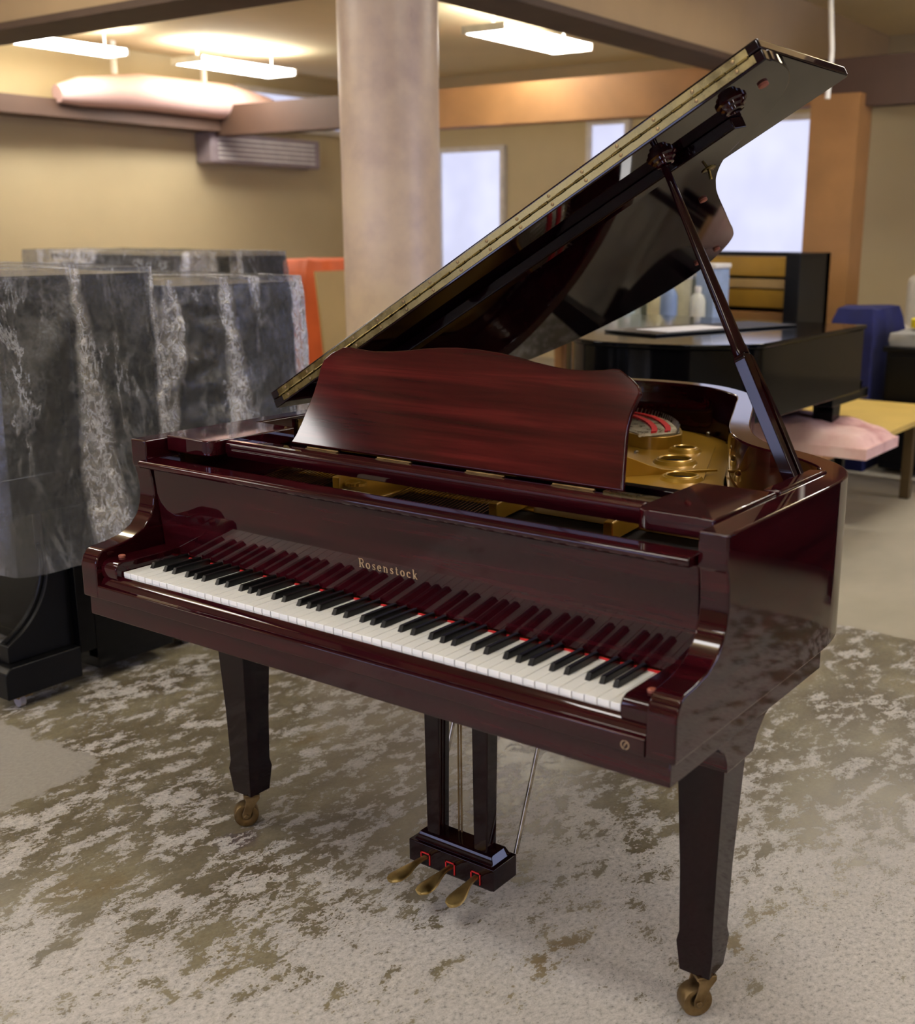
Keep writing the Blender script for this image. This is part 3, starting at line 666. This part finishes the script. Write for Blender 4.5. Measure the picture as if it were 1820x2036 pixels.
for s_, y in ((1.402, .69), (1.02, 1.135), (.78, 1.655), (.70, 1.68)):
    g = MB(); g.lathe((0, 0, 0), [(.010, 0), (.010, -.005), (.008, -.006)], 14, T=on_lid(s_, y, -TL)); g.build('lid_button', RUBBER, lid, smooth=True)
# lid prop: tapered rod above, slotted board below
T0 = lp(1.160, .694, -TL - .012); B0 = Vector((.637, .617, .965)); ax = (T0 - B0); Lp = ax.length; ax.normalize()
colr = B0 + ax * (Lp * .395)
side = Vector((0, 1, 0)); side = (side - ax * side.dot(ax)).normalized(); oth = ax.cross(side)
g = MB(); g.sweep([T0, T0 - ax * .02, T0 - ax * .10, colr + ax * .10, colr + ax * .02, colr + ax * .012, colr], [.006, .0075, .0085, .0125, .0135, .0150, .0150], 18); prop = g.build('lid_prop', LEGM, GP, smooth=True)
TB = Matrix((side, oth, ax)).transposed().to_4x4(); TB.translation = B0
Hh = Lp * .395
g = MB()
o2 = [(-.016, 0), (.030, 0), (.034, .10), (.034, Hh * .55), (.020, Hh * .97), (.012, Hh), (-.014, Hh), (-.018, Hh * .97)]
def bd(o_): return lambda a, z: TB @ Vector((a, o_, z))
slot = [(.004, .0), (.016, .0), (.016, Hh * .72), (.010, Hh * .78), (.004, Hh * .72)]
# board as two cheeks either side of a slot
g.prism([(-.016, 0), (.004, 0), (.004, Hh * .74), (.010, Hh * .80), (.010, Hh), (-.014, Hh), (-.018, Hh * .95)], bd(-.0125), bd(.0125))
g.prism([(.016, 0), (.032, 0), (.034, .12), (.034, Hh * .5), (.022, Hh * .97), (.010, Hh), (.010, Hh * .80), (.016, Hh * .74)], bd(-.0125), bd(.0125))
g.build('prop_board', LEGM, prop, bevel=.002)
g = MB(); sl = [(.0045, Hh * .50), (.0155, Hh * .50), (.0155, Hh * .735), (.010, Hh * .79), (.0045, Hh * .735)]
g.prism(sl, bd(-.004), bd(.004)); g.build('slot_felt', RED_F, prop)
g = MB(); g.tube(TB @ Vector((.010, -.006, .02)), TB @ Vector((.010, .006, Hh * .5)), .0035, n=10); g.build('half_prop', LEGM, prop)
g = MB(); g.tube(Vector((.640, .585, .972)), Vector((.640, .66, .972)), .006, n=10); g.build('prop_pivot', BRASS, prop)

# =================================================================== BACKGROUND THINGS
# --- clear plastic film
def film(name, yc=.70, w0=.022, w1=.075, milk=.055):
    m = bpy.data.materials.new(name); m.use_nodes = True; nt = m.node_tree; nt.nodes.clear()
    out = nt.nodes.new('ShaderNodeOutputMaterial'); tr = nt.nodes.new('ShaderNodeBsdfTransparent'); df = nt.nodes.new('ShaderNodeBsdfDiffuse'); gl = nt.nodes.new('ShaderNodeBsdfGlossy')
    tr.inputs[0].default_value = (.68, .69, .71, 1); df.inputs[0].default_value = (.74, .75, .80, 1); gl.inputs[0].default_value = (1, 1, 1, 1); gl.inputs[1].default_value = .10  # diffuse colour tinted faintly lavender for window light on the film
    f1 = noise_tex(nt, 6, 9, .68, (1, 1, .45), dist=.5); f2 = noise_tex(nt, 2.6, 4, .55, (1, 1.3, .28), loc=(3, 3.4, 1), dist=.5); f3 = noise_tex(nt, 34, 5, .6, (1, 1, .7), dist=.7); f4 = noise_tex(nt, 95, 3, .6, dist=1.0)
    def ridge(f, k): return mathn(nt, 'SUBTRACT', 1.0, mathn(nt, 'MULTIPLY', mathn(nt, 'ABSOLUTE', mathn(nt, 'SUBTRACT', f, .5)), k), clamp=True)
    rid, rid2 = ridge(f1, 34), ridge(f3, 13); rid3 = ridge(f4, 14)
    f5 = noise_tex(nt, 4.2, 5, .6, (1, 1, .7), loc=(9, 2, 4)); br = ramp(nt, f5, [(.42, (.12, .12, .12, 1)), (.66, (1, 1, 1, 1))]).outputs[0]; rid = mathn(nt, 'MULTIPLY', rid, br)
    cl = ramp(nt, f2, [(.56, (0, 0, 0, 1)), (.60, (1, 1, 1, 1))]).outputs[0]
    tcx = nt.nodes.new('ShaderNodeTexCoord'); sp = nt.nodes.new('ShaderNodeSeparateXYZ'); nt.links.new(tcx.outputs['Object'], sp.inputs[0]); dz = mathn(nt, 'SUBTRACT', 1.3, sp.outputs[2])
    dist_ = mathn(nt, 'ABSOLUTE', mathn(nt, 'ADD', mathn(nt, 'SUBTRACT', mathn(nt, 'SUBTRACT', sp.outputs[1], yc), mathn(nt, 'MULTIPLY', dz, .05)), mathn(nt, 'MULTIPLY', mathn(nt, 'SUBTRACT', f1, .5), .10)))
    wid = mathn(nt, 'ADD', w0, mathn(nt, 'MULTIPLY', dz, w1)); band = mathn(nt, 'MULTIPLY', mathn(nt, 'SUBTRACT', wid, dist_), 30, clamp=True); cl = mathn(nt, 'MAXIMUM', cl, band)
    a = mathn(nt, 'ADD', milk * .9, mathn(nt, 'MULTIPLY', rid, .30)); a = mathn(nt, 'ADD', a, mathn(nt, 'MULTIPLY', mathn(nt, 'MULTIPLY', rid2, mathn(nt, 'ADD', cl, mathn(nt, 'MULTIPLY', br, .22))), .34)); a = mathn(nt, 'ADD', a, mathn(nt, 'MULTIPLY', mathn(nt, 'MULTIPLY', rid3, cl), .16)); a = mathn(nt, 'ADD', a, mathn(nt, 'MULTIPLY', cl, .035), clamp=True)  # crease lines and crumpled zones whitened, standing in for glints of window light
    bp = N(nt, 'ShaderNodeBump', Strength=1.0, Distance=.012); h = mathn(nt, 'ADD', mathn(nt, 'MULTIPLY', f1, .9), mathn(nt, 'MULTIPLY', f3, mathn(nt, 'ADD', .12, mathn(nt, 'MULTIPLY', cl, .75)))); h = mathn(nt, 'ADD', h, mathn(nt, 'MULTIPLY', f4, .06))
    nt.links.new(h, bp.inputs['Height']); nt.links.new(bp.outputs[0], gl.inputs['Normal'])
    m1 = nt.nodes.new('ShaderNodeMixShader'); nt.links.new(a, m1.inputs[0]); nt.links.new(tr.outputs[0], m1.inputs[1]); nt.links.new(df.outputs[0], m1.inputs[2])
    ff = mathn(nt, 'ADD', .045, mathn(nt, 'MULTIPLY', cl, .22), clamp=True)
    m2 = nt.nodes.new('ShaderNodeMixShader'); nt.links.new(ff, m2.inputs[0]); nt.links.new(m1.outputs[0], m2.inputs[1]); nt.links.new(gl.outputs[0], m2.inputs[2])
    nt.links.new(m2.outputs[0], out.inputs[0]); return m
FILM = film('clear_plastic_film'); FILM2 = film('clear_plastic_film_creased', 1.32, .035, .06)
def cover(name, x0, x1, y0, y1, zt, zh, flare, folds, seed, res=.014, amp=.03, mat=None, **kw):
    """Plastic sheet draped over a box: flat top and skirt with folds and crumples. flare: outward drift at the hem on (-y, +x, +y, -x)."""
    per = [(x0, y0), (x1, y0), (x1, y1), (x0, y1)]; nor = [(0, -1), (1, 0), (0, 1), (-1, 0)]
    lens = [x1 - x0, y1 - y0, x1 - x0, y1 - y0]; tot = sum(lens); nu = int(tot / res); nv = int((zt - zh) / res)
    vs = []; fs = []; off = Vector((seed * 7.3, seed * 3.1, seed))
    us = []
    for i in range(nu):
        s = tot * i / nu; k = 0
        while s > lens[k]: s -= lens[k]; k += 1
        t = s / lens[k]; a, b2 = per[k], per[(k + 1) % 4]
        p = Vector((a[0] + (b2[0] - a[0]) * t, a[1] + (b2[1] - a[1]) * t)); n = Vector(nor[k]); fl = flare[k]
        rc = .10; dn = lens[k] * (1 - t); dp_ = lens[k] * t
        if dn < rc: w_ = .5 * (1 - dn / rc); n = n * (1 - w_) + Vector(nor[(k + 1) % 4]) * w_; fl = fl * (1 - w_) + flare[(k + 1) % 4] * w_
        if dp_ < rc: w_ = .5 * (1 - dp_ / rc); n = n * (1 - w_) + Vector(nor[k - 1]) * w_; fl = fl * (1 - w_) + flare[k - 1] * w_
        us.append((p, n, fl, tot * i / nu))
    for j in range(nv + 1):
        t = j / nv
        for p, n, fl, s in us:
            z = zt - (zt - zh) * t
            ph = s * folds + 1.6 * mn.noise(Vector((s * 1.3, seed, t * .7)))
            fold = (math.cos(ph * 2 * PI) * .5 + .5) ** 2
            d = fl * t ** (1.3 if fl < .085 else .4) + amp * fold * min(1, t * 2.2) + .004
            q = Vector((p.x, p.y, z)) + off
            cr = abs(mn.noise(q * 7)) * .030 + abs(mn.noise(q * 19)) * .013 + mn.noise(q * 44) * .004
            msk = min(1, max(0, .35 + 1.6 * mn.noise(q * 1.7 + Vector((5, 1, 2))))) * min(1, t * 5)
            d += cr * (.25 + msk)
            zz = z + (.012 * mn.noise(Vector((s * 3, seed, 1))) - .02 * fold) * t
            vs.append((p.x + n.x * d, p.y + n.y * d, zz))
    for j in range(nv):
        for i in range(nu): a = j * nu + i; b2 = j * nu + (i + 1) % nu; fs.append((a, b2, b2 + nu, a + nu))
    g = MB(); g.add(vs, fs)
    k = len(g.v); nx, ny = int((x1 - x0) / .05), int((y1 - y0) / .05); tv = []
    for j in range(ny + 1):
        for i in range(nx + 1):
            x, y = x0 + (x1 - x0) * i / nx, y0 + (y1 - y0) * j / ny
            e = min(i, nx - i, j, ny - j) > 0
            tv.append((x, y, zt + (.004 + .006 * mn.noise(Vector((x * 6, y * 6, seed))) if e else 0)))
    g.add(tv, [(j * (nx + 1) + i, j * (nx + 1) + i + 1, (j + 1) * (nx + 1) + i + 1, (j + 1) * (nx + 1) + i) for j in range(ny) for i in range(nx)])
    return g.build(name, mat or FILM, smooth=True, **kw)
def upright(loc_x, y0, width, zt, label, front_toe=True, depth=.62):
    """Upright piano, keyboard towards -y, treble end at loc_x; y0 = toe front."""
    e = empty('upright_piano', (loc_x - width / 2, y0 + depth / 2, 0), label=label, cat='piano')
    xL, xR = loc_x - width, loc_x
    g = MB(); g.box(xL, xR, y0 + depth - .30, y0 + depth, .05, zt - .03); g.box(xL - .0, xR, y0 + depth - .36, y0 + depth - .30, .12, .60)
    g.build('body', BLACK_L, e, bevel=.004)
    g = MB(); g.box(xL + .03, xR - .03, y0 + depth - .50, y0 + depth - .29, .80, zt - .05); g.build('upper_panel', BLACK_L, e, bevel=.004)
    g = MB(); g.box(xL - .01, xR + .01, y0 + depth - .53, y0 + depth + .01, zt - .03, zt); g.build('top_board', BLACK_L, e, bevel=.006)
    g = MB(); g.box(xL, xR, y0 + .03, y0 + depth - .28, .60, .72); g.build('key_shelf', BLACK_L, e, bevel=.006)
    for xe in (xR, xL + .14):
        g = MB(); tp = [(y0, .045), (y0, .128), (y0 + .012, .140), (y0 + .02, .146), (y0 + .26, .146), (y0 + .26, .045)]
        g.prism(tp, lambda y, z: (xe - .14, y, z), lambda y, z: (xe, y, z)); tb = g.build('toe_block', BLACK_S, e, bevel=.004)
        g = MB(); cy_, cz_, R_ = y0 - .06, .44, .255
        curve = [(cy_ + R_ * math.cos(math.radians(a)), cz_ + R_ * math.sin(math.radians(a))) for a in range(-66, 13, 6)]
        pr = [(y0 + .035, .146), (y0 + .035, .20)] + curve[1:] + [(curve[-1][0] + .0, .60), (y0 + .30, .60), (y0 + .30, .146)]
        g.prism(pr, lambda y, z: (xe - .085, y, z), lambda y, z: (xe - .035, y, z)); br = g.build('leg_bracket', BLACK_S, e, bevel=.003)
        g = MB(); g.sweep([(xe - .06, p[0] - .004, p[1]) for p in curve], .007, 8); g.build('bracket_bead', BLACK_S, br, smooth=True)
        g = MB(); T = Matrix.Translation((xe - .04, y0 + .06, .021)) @ Matrix.Rotation(PI / 2, 4, 'X')
        g.lathe((0, 0, 0), [(.012, -.011), (.020, -.009), (.021, 0), (.020, .009), (.012, .011)], 20, T=T); g.build('caster_wheel', simple('grey_caster', srgb(150, 146, 150), .5) if 'grey_caster' not in bpy.data.materials else bpy.data.materials['grey_caster'], tb, smooth=True)
        g = MB(); g.box(xe - .055, xe - .025, y0 + .045, y0 + .095, .030, .05); g.build('caster_plate', CAST_B, tb)
    return e
upright(-1.700, .365, 1.45, 1.300, 'black upright piano under the nearest plastic sheet, curved leg and toe block showing')
cover('plastic_cover', -3.17, -1.685, .44, .99, 1.318, .452, (.10, .030, .03, .02), 2.0, 1, res=.012, label='crumpled clear plastic sheet shrouding the nearest black upright piano', cat='plastic sheet', group='plastic sheets over the upright pianos')
upright(-1.745, 1.04, 1.45, 1.250, 'black upright piano under the second plastic sheet, just behind the mahogany grand')
cover('plastic_cover', -3.22, -1.73, 1.03, 1.685, 1.272, .46, (.02, .030, .11, .02), 1.6, 2, res=.016, mat=FILM2, label='clear plastic sheet with long diagonal folds over the second upright piano', cat='plastic sheet', group='plastic sheets over the upright pianos')
upright(-3.60, 2.78, 1.45, 1.295, 'black upright piano farthest back in the plastic-wrapped row')
cover('plastic_cover', -5.08, -3.59, 2.70, 3.42, 1.318, .5, (.05, .03, .10, .02), 1.5, 3, res=.03, label='clear plastic sheet over the farthest wrapped upright, only its top showing', cat='plastic sheet', group='plastic sheets over the upright pianos')

# unseen pianos, guessed and added from the dark reflection in the mahogany case
upright(2.65, 2.90, 1.45, 1.22, 'unseen black upright piano across the aisle, mirrored in the side of the mahogany grand')
upright(5.40, 3.40, 1.50, 1.25, 'second unseen black upright piano, added in front of the side windows')

# --- black grand behind
BG = empty('grand_piano', (-1.2, 3.5, 0), label='black grand piano with closed lid standing behind the mahogany one', cat='piano')
bx = lambda p: Vector((-1.20 - p.x, 4.47 - p.y * .97))
O = [bx(p) for p in RIM]; I_ = [bx(p) for p in RIN]
g = MB(); strip_solid(g, O, I_, .665, .972); g.box(-1.20 - .66, -1.20 + .66, 4.25, 4.30, .70, .95); g.build('case', BLACK_L, BG, bevel=.004)
g = MB(); g.box(-1.20 - .70, -1.20 + .70, 3.95, 4.46, .62, .668); g.box(-1.20 - .666, -1.20 + .666, 4.28, 4.46, .668, .70); g.build('keybed', BLACK_L, BG, bevel=.003)
lo = [(bx(p).x, bx(p).y) for p in offset_line(RIM, -.012)]
g = MB(); g.prism(lo, lambda x, y: (x, y, .973), lambda x, y: (x, y, .993)); g.build('lid', BLACK_L, BG, bevel=.004)
for (x, y) in ((-1.82, 4.15), (-.60, 4.15), (-.98, 3.0)):
    g = MB(); vs = []
    for z, h in ((.06, .034), (.14, .040), (.16, .036), (.665, .055)): vs += [(x - h, y - h, z), (x + h, y - h, z), (x + h, y + h, z), (x - h, y + h, z)]
    g.add(vs, [(3, 2, 1, 0)] + [(4 * i + k, 4 * i + (k + 1) % 4, 4 * i + 4 + (k + 1) % 4, 4 * i + 4 + k) for i in range(3) for k in range(4)] + [(12, 13, 14, 15)]); L = g.build('leg', BLACK_L, BG, bevel=.002)
    g = MB(); T = Matrix.Translation((x, y, .030)) @ Matrix.Rotation(PI / 2, 4, 'X'); g.lathe((0, 0, 0), [(.02, -.014), (.030, -.012), (.030, .012), (.02, .014)], 20, T=T); g.box(x - .008, x + .008, y - .02, y + .02, .03, .062); g.build('caster_wheel', CAST_B, L, smooth=True)
g = MB(); g.box(-1.30, -1.10, 4.0, 4.08, .055, .12); g.box(-1.27, -1.23, 4.02, 4.06, .12, .63); g.box(-1.17, -1.13, 4.02, 4.06, .12, .63); g.build('lyre', BLACK_L, BG, bevel=.003)
g = MB(); g.lathe((0, 0, 0), [(.012, 0), (.011, .004), (.004, .006)], 16, T=Matrix.Translation((-.520, 3.22, .93)) @ Matrix.Rotation(PI / 2, 4, 'Y')); g.build('lid_latch', BRASS, BG, smooth=True)
g = MB()
g.prism([(-1.28, 3.12), (-.98, 3.05), (-.70, 3.95), (-.98, 4.02)], lambda x, y: (x, y, .9945), lambda x, y: (x, y, 1.004))
tag(g.build('music_folder', BLACK_S, bevel=.003), 'thin black music folder lying open on the black grand lid', 'folder')
PAPER = simple('white_paper', srgb(222, 222, 230), .7)
g = MB(); g.prism([(-1.16, 3.20), (-.98, 3.16), (-.86, 3.56), (-1.04, 3.60)], lambda x, y: (x, y, 1.0045), lambda x, y: (x, y, 1.007)); tag(g.build('sheet_music', PAPER), 'white sheets of paper on the black folder', 'paper')

# --- bench with yellow top, pink blanket
YEL = simple('yellow_board', srgb(214, 182, 96), .55, 0, .1, .06, 5)
e = empty('low_table', (-.7, 5.0, 0), label='low table with bright yellow top beside the black grand piano', cat='table')
g = MB(); g.box(-1.05, -.36, 4.40, 5.5, .425, .455); g.build('tabletop', YEL, e, bevel=.003)
OLV = simple('olive_metal', srgb(92, 76, 48), .5, .3)
for x, y in ((-.42, 4.98), (-.98, 4.48), (-.42, 5.44), (-.98, 5.44)): g = MB(); g.box(x - .025, x + .025, y - .025, y + .025, 0, .425); g.build('leg', OLV, e)
g = MB(); g.box(-1.0, -.40, 4.96, 5.0, .38, .425); g.box(-1.0, -.40, 5.42, 5.46, .38, .425); g.build('apron', OLV, e)
m, nt, b = new_mat('pink_padding'); f = noise_tex(nt, 5, 4, .6); r = ramp(nt, f, [(.35, srgb(196, 142, 138)), (.5, srgb(228, 186, 178)), (.7, srgb(238, 208, 198))]); nt.links.new(r.outputs[0], b.inputs['Base Color']); b.inputs['Roughness'].default_value = .8
PINK = m
e = empty('bench', (-.85, 4.15, 0), label='padded pink bench half under the black grand piano', cat='bench')
g = MB(); vs = []; nx, ny = 34, 18
for j in range(ny + 1):
    for i in range(nx + 1):
        x = -1.35 + 1.06 * i / nx; y = 3.86 + .48 * j / ny; ed = min(i, nx - i) / nx * 2; ey = min(j, ny - j) / ny * 2
        rr_ = min(1, ed * 7) ** .5 * min(1, ey * 5) ** .5
        vs.append((x, y, .44 + .10 * rr_ * (1 - .55 * max(0, (i / nx - .7) / .3)) + .022 * mn.noise(Vector((x * 7, y * 7, 2)))))
g.add(vs, [(j * (nx + 1) + i, j * (nx + 1) + i + 1, (j + 1) * (nx + 1) + i + 1, (j + 1) * (nx + 1) + i) for j in range(ny) for i in range(nx)])
g.box(-1.35, -.29, 3.86, 4.34, .40, .452); g.build('padding', PINK, e, smooth=True)
PEACH = simple('peach_board', srgb(206, 160, 112), .7)
g = MB(); g.box(-1.34, -.50, 3.87, 4.33, .365, .40); g.build('seat_frame', PEACH, e)
for x, y in ((-1.28, 3.92), (-.56, 3.92), (-1.28, 4.28), (-.56, 4.28)): g = MB(); g.box(x - .02, x + .02, y - .02, y + .02, 0, .365); g.build('leg', BLACK_S, e)

# --- stored things beyond the grands
NAVY = simple('navy_quilt', srgb(16, 22, 78), .9, 0, 0, .3, 8)
def draped(name, x0, x1, y0, y1, z0, z1, mat, seed, bulge=.03, **kw):
    g = MB(); n = 22; vs = []; R_ = []
    secs = 14
    for j in range(secs + 1):
        t = j / secs; z = z0 + (z1 - z0) * t; k = 1 - .22 * max(0, (t - .8) / .2) ** 2
        for i in range(4 * n):
            sd, q = divmod(i, n); q = q / n
            cx, cy = (x0 + x1) / 2, (y0 + y1) / 2
            p = [(x0 + (x1 - x0) * q, y0), (x1, y0 + (y1 - y0) * q), (x1 - (x1 - x0) * q, y1), (x0, y1 - (y1 - y0) * q)][sd]
            nn = mn.noise(Vector((p[0] * 5, p[1] * 5, seed + t * 1.2))) * bulge + mn.noise(Vector((p[0] * 13, p[1] * 13, seed + t * 3))) * bulge * .4
            vs.append((cx + (p[0] - cx) * (k + nn * 2), cy + (p[1] - cy) * (k + nn * 2), z + (.02 * mn.noise(Vector((p[0] * 4, p[1] * 4, seed))) if t > .9 else 0)))
    m4 = 4 * n; fs = [(j * m4 + i, j * m4 + (i + 1) % m4, (j + 1) * m4 + (i + 1) % m4, (j + 1) * m4 + i) for j in range(secs) for i in range(m4)]
    vs.append(((x0 + x1) / 2, (y0 + y1) / 2, z1 + .015)); fs += [(secs * m4 + i, secs * m4 + (i + 1) % m4, len(vs) - 1) for i in range(m4)]; fs.append(tuple(range(m4))[::-1])
    g.add(vs, fs); return g.build(name, mat, smooth=True, **kw)
draped('moving_blanket', -1.14, -.86, 5.55, 6.2, 0, .98, NAVY, 2, label='dark blue quilted moving blanket hanging over a crate past the yellow table', cat='blanket')
e = empty('cabinet', (-.45, 5.9, 0), label='low black cabinet right of the blue blanket', cat='cabinet')
e['label'] = 'low black cabinet with grey bundle and yellow roll on it, beside the blue blanket'
g = MB(); g.box(-.78, -.1, 5.6, 6.2, .03, .74); g.build('body', BLACK_S, e, bevel=.006)
g = MB(); g.box(-.80, -.08, 5.58, 6.22, .74, .77); g.build('top', BLACK_S, e, bevel=.004)
for x in (-.76, -.43): g = MB(); g.box(x, x + .31, 5.585, 5.60, .08, .72); dr = g.build('door', BLACK_S, e, bevel=.003); g = MB(); g.tube((x + .27, 5.577, .36), (x + .27, 5.577, .46), .006, n=8); g.build('handle', STEEL, dr)
draped('cloth_bundle', -.78, -.52, 5.64, 5.95, .772, .86, simple('grey_cloth', srgb(150, 148, 142), .9), 5, label='rumpled grey cloth bundle on the low black cabinet', cat='cloth')
g = MB(); g.lathe((-.63, 5.72, .879), [(.05, 0), (.055, .01), (.055, .05), (.048, .058), (.02, .058)], 24); tag(g.build('tape_roll', simple('bright_yellow', srgb(226, 208, 30), .5), smooth=True), 'bright yellow tape roll on the grey bundle', 'tape')
e = empty('armchair', (-.62, 7.0, 0), label='pale beige upholstered armchair near the timber post', cat='chair')
BEI = simple('beige_fabric', srgb(182, 174, 158), .9)
for nm, a in (('seat', (-1.1, -.4, 6.6, 7.2, .3, .62)), ('backrest', (-1.15, -.35, 7.08, 7.26, .3, 1.14)), ('armrest', (-1.25, -1.1, 6.6, 7.2, .1, .80)), ('armrest', (-.4, -.25, 6.6, 7.2, .1, .80)), ('base', (-1.1, -.4, 6.6, 7.2, .06, .3))):
    g = MB(); g.box(*a); g.build(nm, BEI, e, bevel=.05, seg=4)
for x, y in ((-1.18, 6.66), (-.32, 6.66), (-1.18, 7.16), (-.32, 7.16)): g = MB(); g.tube((x, y, 0), (x, y, .11), .02, n=10); g.build('leg', WOODD, e)
# upright with its front off, brass-coloured rails showing
e = empty('upright_piano', (-2.0, 6.3, 0), label='upright piano with front panels off showing golden rails, below the large window', cat='piano')
g = MB(); g.box(-2.85, -2.78, 5.95, 6.5, .0, 1.30); g.box(-1.60, -1.50, 5.95, 6.5, .0, 1.30); g.box(-2.85, -1.50, 6.42, 6.5, .0, 1.30); g.build('case', BLACK_S, e, bevel=.004)
for z0_, z1_, mt in ((1.14, 1.27, GOLD), (.93, 1.05, GOLD), (1.06, 1.12, GOLD_P), (.80, .90, WOODB)): g = MB(); g.box(-2.78, -1.60, 6.18, 6.42, z0_, z1_); g.build('rail', mt, e, bevel=.004)
g = MB(); g.box(-2.85, -1.50, 5.75, 6.42, .62, .76); g.build('key_shelf', BLACK_S, e, bevel=.004)
g = MB(); g.box(-2.80, -1.55, 6.05, 6.10, .05, .60); g.build('lower_panel', BLACK_S, e, bevel=.004)
# table of jars and boxes
e = empty('work_table', (-2.5, 5.3, 0), label='cluttered wooden work table behind the black grand piano', cat='table')
g = MB(); g.box(-3.15, -1.80, 5.0, 5.6, .80, .84); g.build('tabletop', WOODB, e, bevel=.003)
for x, y in ((-3.08, 5.06), (-1.87, 5.06), (-3.08, 5.54), (-1.87, 5.54)): g = MB(); g.box(x - .03, x + .03, y - .03, y + .03, 0, .80); g.build('leg', WOODB, e)
jar = [(-2.98, .075, .24, (214, 212, 190), 'cream'), (-2.80, .06, .30, (186, 204, 196), 'pale green'), (-2.64, .055, .20, (96, 92, 84), 'dark grey'), (-2.50, .07, .32, (206, 208, 196), 'off-white'), (-2.33, .055, .28, (176, 196, 206), 'pale blue'), (-2.18, .06, .34, (206, 196, 150), 'straw yellow'), (-2.03, .055, .30, (120, 142, 178), 'mid blue'), (-1.89, .05, .26, (200, 202, 188), 'ivory')]
for i, (x, r_, h, c, nm) in enumerate(jar):
    y = 5.16 + .12 * (i % 2)
    e = empty('bottle', (x, y, .84), label=nm + ' plastic bottle standing on the cluttered work table', cat='bottle', group='bottles on the work table')
    g = MB(); g.lathe((x, y, .84), [(r_ * .95, 0), (r_, .01), (r_, h * .68), (r_ * .75, h * .80), (r_ * .35, h * .86), (r_ * .35, h * .9)], 20); g.build('body', simple('bottle_' + nm.replace(' ', '_'), srgb(*c), .45), e, smooth=True)
    g = MB(); g.lathe((x, y, .84), [(r_ * .42, h * .88), (r_ * .42, h), (r_ * .36, h * 1.01)], 16); g.build('cap', METW, e, smooth=True)
for i, (x0_, x1_, h, c, nm) in enumerate([(-3.10, -2.72, .30, (214, 208, 184), 'cream'), (-2.68, -2.34, .36, (196, 208, 200), 'pale green'), (-2.30, -1.98, .33, (208, 206, 178), 'straw'), (-1.95, -1.82, .40, (150, 170, 200), 'pale blue')]):
    e = empty('storage_box', ((x0_ + x1_) / 2, 5.45, .84), label=nm + ' storage box at the back of the cluttered work table', cat='box', group='boxes on the work table')
    mt = simple('box_' + nm.replace(' ', '_'), srgb(*c), .6, 0, 0, .15, 14)
    g = MB(); g.box(x0_, x1_, 5.36, 5.58, .841, .84 + h - .03); g.build('body', mt, e, bevel=.006)
    g = MB(); g.box(x0_ - .008, x1_ + .008, 5.352, 5.588, .84 + h - .03, .84 + h); g.build('box_lid', METW, e, bevel=.006)
# orange tarp stack, plywood board, duct, heater, cord
draped('tarpaulin', -6.9, -6.2, 6.15, 7.2, 0, 1.17, simple('orange_tarpaulin', srgb(206, 92, 36), .6, 0, 0, .15, 3), 9, label='orange tarpaulin over a stack against the far wall, beside the column', cat='tarpaulin')
PLY = simple('pale_plywood', srgb(206, 178, 120), .6, 0, 0, .08, 2)
g = MB(); T = Matrix.Translation((-4.2, 4.40, 0)) @ Matrix.Rotation(math.radians(-6), 4, 'Y'); g.box(-.01, .01, -.02, .75, 0, 1.17, T=T); tag(g.build('plywood_board', PLY), 'pale plywood board standing upright behind the column', 'board')
DUCT = simple('pink_insulation', srgb(216, 180, 170), .6, 0, 0, .06, 2)
e = empty('duct', (-8.75, 6.9, 2.55), label='pale pink insulated duct along the top of the far wall', cat='duct')
g = MB(); g.sweep([(-8.62, 5.45, 2.66), (-8.62, 5.7, 2.70), (-8.62, 6.4, 2.76), (-8.62, 7.5, 2.76), (-8.62, 8.0, 2.72), (-8.62, 8.3, 2.68)], [.08, .13, .17, .18, .15, .12], 20); g.build('sleeve', DUCT, e, smooth=True)
for y in (6.1, 7.2): g = MB(); g.box(-8.64, -8.60, y - .02, y + .02, 2.9, CZ); g.build('hanger', METW, e)
e = empty('wall_heater', (-8.9, 8.2, 2.35), label='mauve grey heater unit high on the far wall, left of the column', cat='heater')
e['label'] = 'mauve grey heater unit mounted high on the wall below the duct'
g = MB(); g.box(-9.0, -8.74, 7.35, 9.0, 2.14, 2.46); g.build('housing', simple('mauve_grey', srgb(140, 126, 128), .5), e, bevel=.02)
for k in range(5): g = MB(); g.box(-8.742, -8.73, 7.45, 8.9, 2.19 + k * .05, 2.205 + k * .05); g.build('louvre', METW, e)
g = MB(); g.sweep([(-1.60, 6.5, 2.30), (-1.59, 6.5, 2.6), (-1.62, 6.5, 2.9), (-1.60, 6.5, CZ)], .018, 10); tag(g.build('cord', METW, smooth=True), 'white cable hanging from the ceiling near the timber post', 'cable')
bpy.context.view_layer.update()
